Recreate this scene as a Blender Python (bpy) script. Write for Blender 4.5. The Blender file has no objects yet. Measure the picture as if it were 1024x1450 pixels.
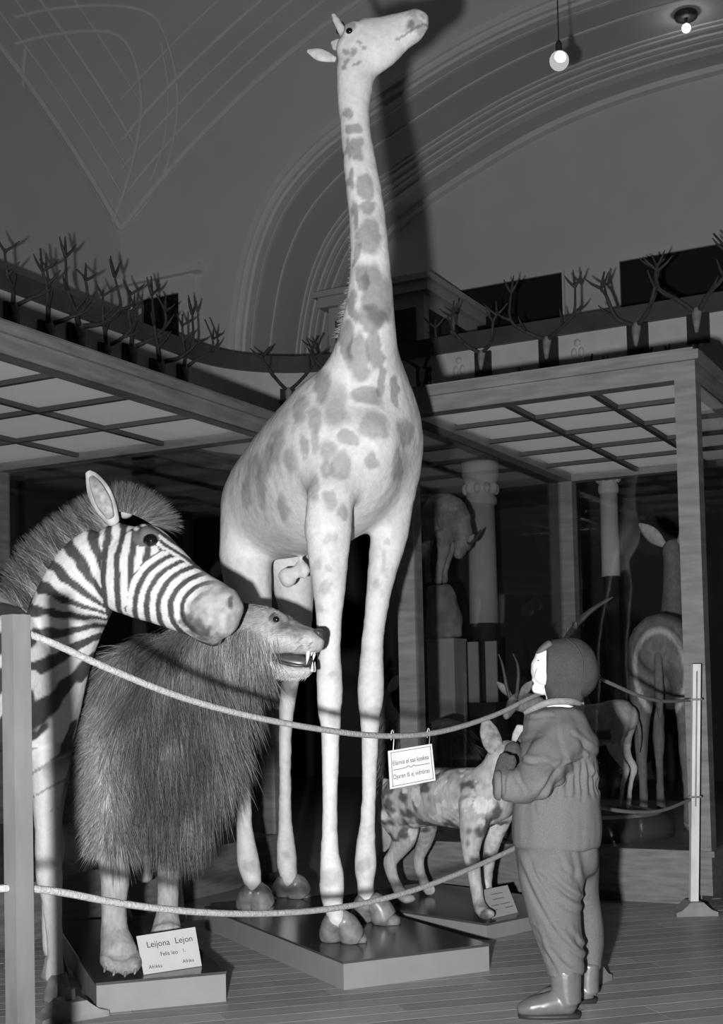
import bpy, math, random
import numpy as np
from mathutils import Vector
random.seed(7)
RNG = np.random.default_rng(7)
sc = bpy.context.scene
C = sc.collection

# ---------------------------------------------------------------- camera, world, flash, exposure
F, CAM_H = 1850.0, 0.91                       # focal length in pixels of the 1024 x 1450 frame, camera height
PITCH, ROLL = math.radians(2.9), math.radians(1.2)
CX, CY = 512.0, 985 - 1850 * math.tan(math.radians(2.9))
FWD = np.array([0, math.cos(PITCH), math.sin(PITCH)])
UP0 = np.array([0, -math.sin(PITCH), math.cos(PITCH)])
R0 = np.array([1.0, 0, 0])
RT = math.cos(ROLL) * R0 - math.sin(ROLL) * UP0
UPV = math.sin(ROLL) * R0 + math.cos(ROLL) * UP0
EYE = np.array([0, 0, CAM_H])
cam_d = bpy.data.cameras.new('camera'); cam = bpy.data.objects.new('camera', cam_d); C.objects.link(cam)
cam_d.sensor_fit = 'VERTICAL'; cam_d.sensor_height = 36.0; cam_d.lens = 36.0 * F / 1450
cam_d.shift_y = (CY - 725) / 1450; cam_d.clip_end = 200
from mathutils import Matrix
cam.matrix_world = Matrix(((RT[0], UPV[0], -FWD[0], 0), (RT[1], UPV[1], -FWD[1], 0), (RT[2], UPV[2], -FWD[2], CAM_H), (0, 0, 0, 1)))
sc.camera = cam
w = bpy.data.worlds.new('world'); sc.world = w; w.use_nodes = True
w.node_tree.nodes['Background'].inputs[0].default_value = (1, 1, 1, 1)
w.node_tree.nodes['Background'].inputs[1].default_value = 0.003
fl = bpy.data.lights.new('camera_flash', 'SPOT'); fl.energy = 1190; fl.shadow_soft_size = 0.032; fl.spot_size = math.radians(100); fl.spot_blend = 1.0
flo = bpy.data.objects.new('camera_flash', fl); flo.location = (-0.215, -0.02, 0.80); C.objects.link(flo)
flo.rotation_euler = Vector((.17, 1.0, .14)).to_track_quat('-Z', 'Y').to_euler()      # the reflector points at the giraffe and the child
vs = sc.view_settings; vs.view_transform = 'Standard'; vs.look = 'None'; vs.gamma = 1.0; vs.use_curve_mapping = False
vs.exposure = 0.0

# ---------------------------------------------------------------- helpers
def ray(px, py): return FWD + RT * (px - CX) / F - UPV * (py - CY) / F
def W(px, py, Y):
    d = ray(px, py); return EYE + d * (Y / d[1])
def onz(px, py, z):
    d = ray(px, py); return EYE + d * ((z - CAM_H) / d[2])
def proj(P):
    q = np.atleast_2d(P) - EYE; z = q @ FWD
    return CX + F * (q @ RT) / z, CY - F * (q @ UPV) / z, z
def profile(P, Y):                            # side-view coordinates: every point dropped onto the plane at depth Y
    Q = np.array(P, float).copy(); Q[:, 1] = Y
    x, y, _ = proj(Q); return x, y
AN = math.radians(28)                         # the hall stands 28 degrees off the view axis
E1 = np.array([math.cos(AN), -math.sin(AN), 0]); E2 = np.array([math.sin(AN), math.cos(AN), 0])
def room(u, v, z): return u * E1 + v * E2 + np.array([0, 0, z])
def on_v(px, py, v):                          # point seen at a pixel on the hall plane E2.p = v
    d = ray(px, py); return EYE + d * (v / (d @ E2))
def nrm(a): a = np.asarray(a, float); return a / (np.linalg.norm(a) + 1e-12)

class MB:
    def __init__(s): s.v = []; s.f = []; s.n = 0
    def add(s, v, f):
        v = np.asarray(v, float).reshape(-1, 3); s.v.append(v)
        s.f += [tuple(int(i) + s.n for i in q) for q in f]; s.n += len(v); return s
    def verts(s): return np.concatenate(s.v) if s.v else np.zeros((0, 3))
    def box(s, c, ax, ay, az):                # centre and three half-axis vectors
        c, ax, ay, az = map(np.asarray, (c, ax, ay, az))
        v = [c + i * ax + j * ay + k * az for i in (-1, 1) for j in (-1, 1) for k in (-1, 1)]
        q = [(0, 1, 3, 2), (4, 6, 7, 5), (0, 4, 5, 1), (2, 3, 7, 6), (0, 2, 6, 4), (1, 5, 7, 3)]
        if np.dot(np.cross(ax, ay), az) < 0: q = [t[::-1] for t in q]
        return s.add(v, q)
    def abox(s, x0, x1, y0, y1, z0, z1):
        return s.box(((x0 + x1) / 2, (y0 + y1) / 2, (z0 + z1) / 2), ((x1 - x0) / 2, 0, 0), (0, (y1 - y0) / 2, 0), (0, 0, (z1 - z0) / 2))
    def rbox(s, u0, u1, v0, v1, z0, z1):      # box in hall axes
        return s.box(room((u0 + u1) / 2, (v0 + v1) / 2, (z0 + z1) / 2), E1 * (u1 - u0) / 2, E2 * (v1 - v0) / 2, np.array([0, 0, (z1 - z0) / 2]))
    def prism(s, pts, h):                     # polygon points (3d) extruded along vector h
        pts = np.asarray(pts, float); n = len(pts); v = np.concatenate([pts, pts + np.asarray(h)])
        f = [tuple(range(n))[::-1], tuple(range(n, 2 * n))] + [(i, (i + 1) % n, n + (i + 1) % n, n + i) for i in range(n)]
        return s.add(v, f)
    def bar(s, a, b, wd, ht, up=(0, 0, 1)):
        a, b = np.asarray(a, float), np.asarray(b, float); t = nrm(b - a); sd = nrm(np.cross(t, up)); u = np.cross(sd, t)
        return s.box((a + b) / 2, (b - a) / 2, sd * wd / 2, u * ht / 2)
    def tube(s, nodes, side=(0, 1, 0), seg=14, sub=4, cap=0.7):
        """nodes: (point, ra, rb); rb lies along `side`, ra across it; smooth through the nodes."""
        K = np.array([list(p) + [ra, rb] for p, ra, rb in nodes], float)
        if sub > 1 and len(K) > 2:
            P = np.vstack([2 * K[0] - K[1], K, 2 * K[-1] - K[-2]]); out = []
            for i in range(1, len(P) - 2):
                for t in np.arange(sub) / sub:
                    a, b, c, d = P[i - 1], P[i], P[i + 1], P[i + 2]
                    out.append(.5 * (2 * b + (c - a) * t + (2 * a - 5 * b + 4 * c - d) * t * t + (3 * b - a - 3 * c + d) * t ** 3))
            out.append(K[-1]); K = np.array(out); K[:, 3:] = np.maximum(K[:, 3:], 1e-4)
        n = len(K); T = np.gradient(K[:, :3], axis=0)
        rings = []
        def ring(c, t, ra, rb):
            t = nrm(t); sd = np.asarray(side, float); b = sd - (sd @ t) * t
            if np.linalg.norm(b) < .15:
                alt = np.array([1.0, 0, 0]) if abs(t[0]) < .8 else np.array([0, 0, 1.0]); b = alt - (alt @ t) * t
            b = nrm(b); a = np.cross(b, t)
            return [c + a * ra * math.cos(x) + b * rb * math.sin(x) for x in np.arange(seg) * 2 * math.pi / seg]
        t0, t1 = nrm(T[0]), nrm(T[-1]); m0, m1 = min(K[0, 3:]) * cap, min(K[-1, 3:]) * cap
        for k in (60, 30): rings.append(ring(K[0, :3] - t0 * m0 * math.sin(math.radians(k)), t0, *(K[0, 3:] * math.cos(math.radians(k)))))
        for i in range(n): rings.append(ring(K[i, :3], T[i], K[i, 3], K[i, 4]))
        for k in (30, 60): rings.append(ring(K[-1, :3] + t1 * m1 * math.sin(math.radians(k)), t1, *(K[-1, 3:] * math.cos(math.radians(k)))))
        v = [p for r in rings for p in r]; m = len(rings)
        v += [K[0, :3] - t0 * m0, K[-1, :3] + t1 * m1]
        f = [(i * seg + j, i * seg + (j + 1) % seg, (i + 1) * seg + (j + 1) % seg, (i + 1) * seg + j) for i in range(m - 1) for j in range(seg)]
        f += [((j + 1) % seg, j, m * seg) for j in range(seg)] + [((m - 1) * seg + j, (m - 1) * seg + (j + 1) % seg, m * seg + 1) for j in range(seg)]
        return s.add(v, f)
    def px(s, nodes, **k):                    # nodes (px, py, depth, ra_px, rb_px)
        out = []
        for q in nodes:
            x, y, d, ra = q[:4]; rb = q[4] if len(q) > 4 else ra
            out.append((W(x, y, d), ra * d / F, rb * d / F))
        return s.tube(out, **k)
    def ball(s, c, rx, ry=None, rz=None, ax=None, seg=16):
        ry = rx if ry is None else ry; rz = rx if rz is None else rz
        A = np.eye(3) if ax is None else np.asarray(ax, float); m = seg // 2; v = []
        for i in range(1, m):
            th = math.pi * i / m
            for j in range(seg):
                ph = 2 * math.pi * j / seg
                v.append(np.array([rx * math.sin(th) * math.cos(ph), ry * math.sin(th) * math.sin(ph), rz * math.cos(th)]) @ A + np.asarray(c))
        v += [np.array([0, 0, rz]) @ A + np.asarray(c), np.array([0, 0, -rz]) @ A + np.asarray(c)]
        k = len(v)
        f = [(i * seg + j, (i + 1) * seg + j, (i + 1) * seg + (j + 1) % seg, i * seg + (j + 1) % seg) for i in range(m - 2) for j in range(seg)]
        f += [(k - 2, j, (j + 1) % seg) for j in range(seg)] + [(k - 1, (m - 2) * seg + (j + 1) % seg, (m - 2) * seg + j) for j in range(seg)]
        return s.add(v, f)
    def lathe(s, c, prof, seg=24, ax=(0, 0, 1)):   # prof: (radius, height)
        c = np.asarray(c, float); v = []; n = len(prof)
        for r, h in prof:
            for j in range(seg): v.append(c + [r * math.cos(2 * math.pi * j / seg), r * math.sin(2 * math.pi * j / seg), h])
        f = [(i * seg + j, i * seg + (j + 1) % seg, (i + 1) * seg + (j + 1) % seg, (i + 1) * seg + j) for i in range(n - 1) for j in range(seg)]
        f += [tuple(range(seg))[::-1], tuple(range((n - 1) * seg, n * seg))]
        return s.add(v, f)

def tag(o, label=None, cat=None, group=None, kind=None):
    for k, val in (('label', label), ('category', cat), ('group', group), ('kind', kind)):
        if val: o[k] = val
    return o
ORG = {}                                       # world origin of each parent (none of the built-in-place parents is rotated)
def org(o): return ORG.get(o.name, np.zeros(3)) if o is not None else np.zeros(3)
def link_mesh(name, me, mat, parent=None, loc=None):
    o = bpy.data.objects.new(name, me); C.objects.link(o)
    if mat is not None: me.materials.append(mat)
    if parent is not None: o.parent = parent
    if loc is not None: o.location = loc
    return o
def obj(name, mb, mat, parent=None, smooth=False, local=False, base=None):
    """One mesh object. Vertices are given in world space unless local; base = world origin for a top-level mesh."""
    V = mb.verts(); o0 = np.zeros(3) if local else (org(parent) if parent is not None else (np.zeros(3) if base is None else np.asarray(base, float)))
    me = bpy.data.meshes.new(name); me.from_pydata((V - o0).tolist(), [], mb.f); me.update()
    if smooth: me.polygons.foreach_set('use_smooth', [True] * len(me.polygons))
    o = link_mesh(name, me, mat, parent, None if (parent is not None or base is None) else tuple(base))
    ORG[o.name] = o0
    return o
def thing(name, loc, label, cat, group=None, rotz=0):
    o = bpy.data.objects.new(name, None); C.objects.link(o); o.location = tuple(loc); o.rotation_euler = (0, 0, rotz)
    o.empty_display_size = .1; ORG[o.name] = np.asarray(loc, float)
    return tag(o, label, cat, group)
def struct(name, mb, mat, label=None, smooth=False):
    o = obj(name, mb, mat, smooth=smooth); o['kind'] = 'structure'
    if label: o['label'] = label
    return o
def copy_tree(o, parent=None):
    c = o.copy(); C.objects.link(c); c.parent = parent
    for ch in list(o.children): copy_tree(ch, c)
    return c

# noise for hides and cloth (value noise on a hashed lattice)
def vnoise(P, s, seed=0):
    P = np.asarray(P) * s; I = np.floor(P).astype(np.int64); f = P - I; f = f * f * (3 - 2 * f); out = 0
    def h(i, j, k):
        n = (i * 374761393 + j * 668265263 + k * 2147483647 + seed * 974711) & 0xffffffff
        n = ((n ^ (n >> 13)) * 1274126177) & 0xffffffff
        return ((n ^ (n >> 16)) & 0xffff) / 65535.0
    for a in (0, 1):
        for b in (0, 1):
            for c in (0, 1):
                wgt = (f[:, 0] if a else 1 - f[:, 0]) * (f[:, 1] if b else 1 - f[:, 1]) * (f[:, 2] if c else 1 - f[:, 2])
                out = out + wgt * h(I[:, 0] + a, I[:, 1] + b, I[:, 2] + c)
    return out
def fbm(P, s, o=3, seed=0): return sum(vnoise(P, s * 2 ** k, seed + k) * .5 ** k for k in range(o)) / (2 - .5 ** (o - 1))
def sstep(a, b, x): t = np.clip((x - a) / (b - a), 0, 1); return t * t * (3 - 2 * t)

def organic(name, mb, voxel, iters, mat, parent=None, color=None, disp=None, base=None, melt=None):
    """Overlapping closed shapes grown into one continuous skin."""
    me = bpy.data.meshes.new('tmp'); me.from_pydata(mb.verts().tolist(), [], mb.f); me.update()
    t = bpy.data.objects.new('tmp', me); C.objects.link(t)
    r = t.modifiers.new('r', 'REMESH'); r.mode = 'VOXEL'; r.voxel_size = voxel
    if iters:
        s = t.modifiers.new('s', 'SMOOTH'); s.factor = .5; s.iterations = iters
    dg = bpy.context.evaluated_depsgraph_get(); m2 = bpy.data.meshes.new_from_object(t.evaluated_get(dg))
    bpy.data.objects.remove(t); bpy.data.meshes.remove(me); m2.name = name
    V = np.empty(len(m2.vertices) * 3); m2.vertices.foreach_get('co', V); V = V.reshape(-1, 3)
    N = np.empty(len(m2.vertices) * 3); m2.vertices.foreach_get('normal', N); N = N.reshape(-1, 3)
    if melt is not None:                        # extra smoothing where the builder asks for it: (weight function, rounds)
        ed = np.empty(len(m2.edges) * 2, int); m2.edges.foreach_get('vertices', ed); a, b = ed[0::2], ed[1::2]; nv = len(V)
        deg = np.maximum(np.bincount(a, minlength=nv) + np.bincount(b, minlength=nv), 1); wg = (melt[0](V) * .6)[:, None]
        for _ in range(melt[1]):
            S_ = np.stack([np.bincount(a, V[b, k], nv) + np.bincount(b, V[a, k], nv) for k in range(3)], 1) / deg[:, None]; V = V + (S_ - V) * wg
        m2.vertices.foreach_set('co', V.ravel()); m2.update(); m2.vertices.foreach_get('normal', N.reshape(-1)); 
    if disp is not None: V = V + N * disp(V, N)[:, None]
    if color is not None:
        col = np.clip(color(V, N), 0, 1); at = m2.attributes.new('Col', 'FLOAT_COLOR', 'POINT')
        at.data.foreach_set('color', np.c_[col, col, col, np.ones(len(col))].ravel())
    o0 = org(parent) if parent is not None else (np.zeros(3) if base is None else np.asarray(base, float))
    m2.vertices.foreach_set('co', (V - o0).ravel()); m2.polygons.foreach_set('use_smooth', [True] * len(m2.polygons)); m2.update()
    m2.materials.clear()
    o = link_mesh(name, m2, mat, parent, None if (parent is not None or base is None) else tuple(base)); ORG[o.name] = o0
    return o, V, N
def hair(name, roots, dirs, lens, cols, wd, mat, parent, droop=.6, jit=.25, segs=4):
    """Strands as thin tapering ribbons: one mesh, nobody could count them."""
    n = len(roots); d = dirs + RNG.normal(0, jit, (n, 3)); d /= np.linalg.norm(d, axis=1)[:, None]
    sd = np.cross(d, RNG.normal(0, 1, (n, 3))); sd /= np.linalg.norm(sd, axis=1)[:, None] + 1e-9
    p = roots.copy(); V = []; cc = []
    for k in range(segs + 1):
        t = k / segs; wk = wd * (1 - t) ** .7 + wd * .08
        V += [p - sd * wk, p + sd * wk]; cc += [cols * (1 - .1 * t)] * 2
        d = d + np.array([0, 0, -droop / segs]) + RNG.normal(0, jit * .22, (n, 3)); d /= np.linalg.norm(d, axis=1)[:, None]
        p = p + d * (lens / segs)[:, None]
    V = np.stack(V, 1).reshape(-1, 3); cc = np.stack(cc, 1).reshape(-1); m = 2 * (segs + 1); b = np.arange(n) * m
    fs = np.concatenate([np.stack([b + 2 * k, b + 2 * k + 1, b + 2 * k + 3, b + 2 * k + 2], 1) for k in range(segs)])
    o0 = org(parent); me = bpy.data.meshes.new(name); me.from_pydata((V - o0).tolist(), [], fs.tolist()); me.update()
    at = me.attributes.new('Col', 'FLOAT_COLOR', 'POINT'); at.data.foreach_set('color', np.c_[cc, cc, cc, np.ones(len(cc))].ravel())
    o = link_mesh(name, me, mat, parent); o['kind'] = 'stuff'; return o
def text_mesh(name, s, size, origin, right, up, mat, parent, align='LEFT', fit=None):
    """Flat lettering laid on a sign: baseline origin, reading direction and up vector in world space."""
    cu = bpy.data.curves.new('t', 'FONT'); cu.body = s; cu.size = size; cu.align_x = align; cu.extrude = 0
    t = bpy.data.objects.new('t', cu); C.objects.link(t); dg = bpy.context.evaluated_depsgraph_get()
    me = bpy.data.meshes.new_from_object(t.evaluated_get(dg)); bpy.data.objects.remove(t); bpy.data.curves.remove(cu)
    V = np.empty(len(me.vertices) * 3); me.vertices.foreach_get('co', V); V = V.reshape(-1, 3)
    if fit and len(V): V[:, 0] *= fit / (V[:, 0].max() - min(V[:, 0].min(), 0))
    P = np.asarray(origin) + V[:, :1] * nrm(right) + V[:, 1:2] * nrm(up)
    me.vertices.foreach_set('co', (P - org(parent)).ravel()); me.update(); me.name = name; me.materials.clear()
    return link_mesh(name, me, mat, parent)

# ---------------------------------------------------------------- materials (a black and white photograph: every colour is a grey)
def mat(name, v, rough=.6, noise=None, spec=.3, bump=None, attr=False, wave=None, metal=0):
    m = bpy.data.materials.new(name); m.use_nodes = True; nt = m.node_tree; b = nt.nodes['Principled BSDF']
    b.inputs['Base Color'].default_value = (v, v, v, 1); b.inputs['Roughness'].default_value = rough
    b.inputs['Specular IOR Level'].default_value = spec; b.inputs['Metallic'].default_value = metal
    L = nt.links.new; tc = nt.nodes.new('ShaderNodeTexCoord'); src = None
    if attr:
        a = nt.nodes.new('ShaderNodeAttribute'); a.attribute_name = 'Col'; src = a.outputs['Color']
    if noise:                                   # (scale, amount, stretch)
        mp = nt.nodes.new('ShaderNodeMapping'); mp.inputs['Scale'].default_value = noise[2] if len(noise) > 2 else (1, 1, 1)
        L(tc.outputs['Object'], mp.inputs[0]); n = nt.nodes.new('ShaderNodeTexNoise'); n.inputs['Scale'].default_value = noise[0]; n.inputs['Detail'].default_value = 5
        L(mp.outputs[0], n.inputs['Vector']); mr = nt.nodes.new('ShaderNodeMapRange'); a_ = noise[1]
        mr.inputs[1].default_value = .25; mr.inputs[2].default_value = .75; mr.inputs[3].default_value = 1 - a_; mr.inputs[4].default_value = 1 + a_
        L(n.outputs[0], mr.inputs[0]); mx = nt.nodes.new('ShaderNodeMix'); mx.data_type = 'RGBA'; mx.blend_type = 'MULTIPLY'; mx.inputs[0].default_value = 1
        if src is not None: L(src, mx.inputs[6])
        else: mx.inputs[6].default_value = (v, v, v, 1)
        L(mr.outputs[0], mx.inputs[7]); src = mx.outputs[2]
    if src is not None: L(src, b.inputs['Base Color'])
    if bump:                                    # (scale, strength, stretch)
        mp = nt.nodes.new('ShaderNodeMapping'); mp.inputs['Scale'].default_value = bump[2] if len(bump) > 2 else (1, 1, 1)
        L(tc.outputs['Object'], mp.inputs[0]); n = nt.nodes.new('ShaderNodeTexNoise'); n.inputs['Scale'].default_value = bump[0]; n.inputs['Detail'].default_value = 4
        L(mp.outputs[0], n.inputs['Vector']); bp = nt.nodes.new('ShaderNodeBump'); bp.inputs['Strength'].default_value = bump[1]; bp.inputs['Distance'].default_value = .004
        L(n.outputs[0], bp.inputs['Height']); L(bp.outputs[0], b.inputs['Normal'])
    return m
def mat_glass(name, refl=.05):
    m = bpy.data.materials.new(name); m.use_nodes = True; nt = m.node_tree; nt.nodes.clear(); L = nt.links.new
    o = nt.nodes.new('ShaderNodeOutputMaterial'); tr = nt.nodes.new('ShaderNodeBsdfTransparent'); tr.inputs[0].default_value = (.96, .96, .96, 1)
    g = nt.nodes.new('ShaderNodeBsdfGlossy'); g.inputs['Roughness'].default_value = .03; mx = nt.nodes.new('ShaderNodeMixShader')
    lw = nt.nodes.new('ShaderNodeLayerWeight'); lw.inputs[0].default_value = .5; pw = nt.nodes.new('ShaderNodeMath'); pw.operation = 'POWER'; pw.inputs[1].default_value = 5
    ad = nt.nodes.new('ShaderNodeMath'); ad.operation = 'MULTIPLY_ADD'; ad.inputs[1].default_value = .9; ad.inputs[2].default_value = .03
    L(lw.outputs['Facing'], pw.inputs[0]); L(pw.outputs[0], ad.inputs[0]); L(ad.outputs[0], mx.inputs[0]); L(tr.outputs[0], mx.inputs[1]); L(g.outputs[0], mx.inputs[2]); L(mx.outputs[0], o.inputs[0]); return m
def mat_milk(name, v):
    m = bpy.data.materials.new(name); m.use_nodes = True; nt = m.node_tree; nt.nodes.clear(); L = nt.links.new
    o = nt.nodes.new('ShaderNodeOutputMaterial'); a = nt.nodes.new('ShaderNodeBsdfTranslucent'); a.inputs[0].default_value = (v, v, v, 1)
    d = nt.nodes.new('ShaderNodeBsdfDiffuse'); d.inputs[0].default_value = (v, v, v, 1); mx = nt.nodes.new('ShaderNodeMixShader'); mx.inputs[0].default_value = .5
    L(a.outputs[0], mx.inputs[1]); L(d.outputs[0], mx.inputs[2]); L(mx.outputs[0], o.inputs[0]); return m
def mat_emit(name, s):
    m = bpy.data.materials.new(name); m.use_nodes = True; nt = m.node_tree; nt.nodes.clear()
    o = nt.nodes.new('ShaderNodeOutputMaterial'); e = nt.nodes.new('ShaderNodeEmission'); e.inputs[1].default_value = s; nt.links.new(e.outputs[0], o.inputs[0]); return m
M = dict(
    plaster=mat('plaster', .66, .9, (1.2, .06), .1), vault=mat('vault_plaster', .58, .9, (.8, .08), .1), mould=mat('moulding', .72, .8, (3, .06), .2),
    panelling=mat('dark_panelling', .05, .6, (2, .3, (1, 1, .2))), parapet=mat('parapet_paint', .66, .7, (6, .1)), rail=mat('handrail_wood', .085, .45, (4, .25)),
    floor=mat('floor_wood', .26, .5, (5, .2, (1, 6, 1)), .3), plank=mat('plank_wood', .30, .45, (9, .22, (.5, 5, 1)), .35), plank2=mat('plank_wood_light', .34, .45, (9, .22, (.5, 5, 1)), .35), plank3=mat('plank_wood_dark', .26, .45, (9, .22, (.5, 5, 1)), .35),
    casewood=mat('case_oak', .17, .5, (5, .3, (1, 1, 7)), .3), caseplinth=mat('plinth_oak', .15, .5, (6, .3, (1.5, 1.5, 12)), .3), glass=mat_glass('case_glass'), milk=mat_milk('milk_glass', .8), bar=mat('glazing_bar', .07, .5),
    basetop=mat('base_lacquer', .055, .18, (6, .2), .5), baseside=mat('base_side', .22, .6, (12, .06)), card=mat('white_card', .47, .8, (20, .05)), ink=mat('black_ink', .02, .8), ink2=mat('grey_ink', .16, .8),
    hide=mat('giraffe_hide', .6, .62, (60, .10), .35, (90, .35), True), stripes=mat('zebra_hide', .6, .6, (90, .07), .3, (120, .3), True), fur=mat('short_fur', .5, .8, (70, .22, (1, 1, .35)), .15, (110, .5, (1, 1, .3)), True),
    hairm=mat('hair', .3, .6, None, .25, None, True), hoof=mat('hoof_horn', .20, .35, (26, .5), .5), eye=mat('glass_eye', .006, .04, None, .9), tooth=mat('tooth', .58, .3), mouth=mat('mouth_lining', .05, .35, (40, .5), .5), nose=mat('nose_leather', .05, .35),
    horn=mat('horn', .09, .5, (40, .3)), antler=mat('antler', .075, .6, (25, .3)), skull=mat('skull_bone', .35, .7, (20, .3)), board=mat('trophy_board', .035, .5),
    post=mat('grey_post', .10, .6, (14, .25, (1, 1, .3))), postw=mat('pale_post', .62, .6, (10, .35, (1, 1, .35))), foot=mat('post_foot', .22, .5, (14, .25)), rope=mat('cord', .25, .9, (120, .25), .1, (200, .8)),
    wool=mat('wool_cloth', .128, .95, (420, .25), .1, (420, .4)), cap=mat('cap_cloth', .055, .95, (260, .2), .1, (300, .6)), skin=mat('skin', .8, .5, None, .3), hairdark=mat('child_hair', .10, .7), boot=mat('boot_leather', .12, .33, (18, .25), .6), sole=mat('boot_sole', .03, .5), mitten=mat('mitten_wool', .05, .95, (200, .3)), collar=mat('collar_trim', .2, .9, (120, .2)),
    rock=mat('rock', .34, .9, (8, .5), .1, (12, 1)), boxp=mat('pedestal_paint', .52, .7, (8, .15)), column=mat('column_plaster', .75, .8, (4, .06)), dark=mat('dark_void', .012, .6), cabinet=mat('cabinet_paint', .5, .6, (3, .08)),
    iron=mat('dark_iron', .03, .5), bulb=mat_emit('bulb_glow', 14), frost=mat_emit('globe_glow', .5), wire=mat('sign_wire', .55, .4))

# ---------------------------------------------------------------- the hall: floor, walls, vaults, gallery
UC, VB, VL, UL = -2.7, 11.0, 13.0, -8.68      # hall axis, back wall, lunette wall, left wall (hall axes)
HALF = UC - UL; Z0 = -.85; RW = 9.0; RS = math.sqrt(RW ** 2 + HALF ** 2); VC = VB - HALF
GZ = 3.05                                      # gallery floor
SC = room(UC, VC, Z0)
prof = [(-7.15, 3.05), (-7.15, 4.0), (-7.13, 4.6), (-7.0, 5.25), (-6.83, 5.65), (-6.64, 5.92), (-6.35, 6.17), (-6.0, 6.37), (-5.33, 6.64), (-4.67, 6.86), (-4.0, 7.0), (-3.3, 7.07), (-2.7, 7.09)]
def crom(pts, sub=5):
    K = np.array(pts, float); P = np.vstack([2 * K[0] - K[1], K, 2 * K[-1] - K[-2]]); out = []
    for i in range(1, len(P) - 2):
        for t in np.arange(sub) / sub:
            a, b, c, d = P[i - 1], P[i], P[i + 1], P[i + 2]
            out.append(.5 * (2 * b + (c - a) * t + (2 * a - 5 * b + 4 * c - d) * t * t + (3 * b - a - 3 * c + d) * t ** 3))
    return np.array(out + [K[-1]])
half = crom(prof, 4); PROF = np.vstack([half, np.c_[2 * UC - half[-2::-1, 0], half[-2::-1, 1]]])
def arch_band(mb, v0, v1, t_in, t_out=0.0):    # a band swept along the arch, from v0 to v1 in depth
    T = np.gradient(PROF, axis=0); Nn = np.c_[T[:, 1], -T[:, 0]]; Nn /= np.linalg.norm(Nn, axis=1)[:, None] + 1e-9
    a, b = PROF + Nn * t_in, PROF - Nn * t_out; n = len(PROF); V = []
    for q, v in ((a, v0), (a, v1), (b, v1), (b, v0)): V += [room(u, v, z) for u, z in q]
    f = [(k * n + i, k * n + i + 1, ((k + 1) % 4) * n + i + 1, ((k + 1) % 4) * n + i) for k in range(4) for i in range(n - 1)]
    mb.add(V, f); return mb
def sph_z(u, v): return Z0 + np.sqrt(np.maximum(RS ** 2 - (u - UC) ** 2 - (v - VC) ** 2, 0))
# floor slab and its parquet planks
struct('floor', MB().rbox(UL - .3, 6, -4, VL + .3, -.2, -.0015), M['floor'], 'worn wooden parquet floor of the museum hall')
FLOOR = bpy.data.objects['floor']
th = math.radians(16); ga, gb = np.array([math.cos(th), math.sin(th), 0]), np.array([-math.sin(th), math.cos(th), 0])
pm = []
for k, L in enumerate((.46, .52, .6)):
    m_ = MB().abox(-L / 2 + .001, L / 2 - .001, -.0438, .0438, -.0015, 0); me = bpy.data.meshes.new('plank'); me.from_pydata(m_.verts().tolist(), [], m_.f)
    me.materials.append(M[('plank', 'plank2', 'plank3')[k]]); pm.append((me, L))
cnt = 0
for r in range(0, 31):
    s = -1.9 + random.random() * .5
    while s < 2.6:
        k = random.choice((0, 0, 1, 2)); me, L = pm[k]; c_ = ga * (s + L / 2) + gb * (3.05 + r * .09); s += L
        x_, y_, _ = proj(c_); inb = -100 < x_[0] < 1130 and 1222 < y_[0] < 1490
        if inb and cnt < 296:
            o = bpy.data.objects.new('plank', me); C.objects.link(o); o.parent = FLOOR; o.location = tuple(c_); o.rotation_euler = (0, 0, th); cnt += 1
# dome over the hall (sail vault), its rib bands and the framed panel in its corner
n = 56; us = np.linspace(UL, 2 * UC - UL, n); vv = np.linspace(VC - HALF, VB, n); mb = MB()
mb.add([room(u, v, sph_z(u, v)) for u in us for v in vv], [(i * n + j, (i + 1) * n + j, (i + 1) * n + j + 1, i * n + j + 1) for i in range(n - 1) for j in range(n - 1)])
dome = struct('ceiling', mb, M['vault'], 'plastered vault over the hall', True)
for off, r in ((.04, .035), (.2, .015), (.36, .014), (.52, .022), (.75, .012)):
    obj('rib', MB().tube([(room(u, VB - off, sph_z(u, VB - off)), r, r * .8) for u in np.linspace(UL + .02 + off * .8, UC + 2, 36)], sub=1, seg=6), M['mould'], dome, True)
    obj('rib', MB().tube([(room(UL + off, v, sph_z(UL + off, v)), r, r * .8) for v in np.linspace(2, VB - .02 - off * .8, 30)], sub=1, seg=6), M['mould'], dome, True)
def on_dome(px, py):
    d = nrm(ray(px, py)); q = EYE - SC; b = q @ d; return EYE + d * (-b + math.sqrt(b * b - q @ q + RS ** 2))
for pts, r in (([(22, 24), (80, 12), (160, 8), (215, 22), (240, 70), (251, 130), (247, 190), (232, 245), (205, 290), (174, 325)], .018),
               ([(22, 62), (70, 50), (130, 44), (170, 52), (192, 90), (200, 150), (192, 210), (176, 270), (160, 312)], .022),
               ([(36, 70), (33, 120), (36, 180), (70, 215), (110, 262), (150, 310)], .02), ([(228, 60), (238, 130), (232, 200), (214, 255)], .012)):
    obj('panel_moulding', MB().tube([(on_dome(*p), r, r) for p in crom(pts, 4)], sub=1, seg=6), M['mould'], dome, True)
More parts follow.
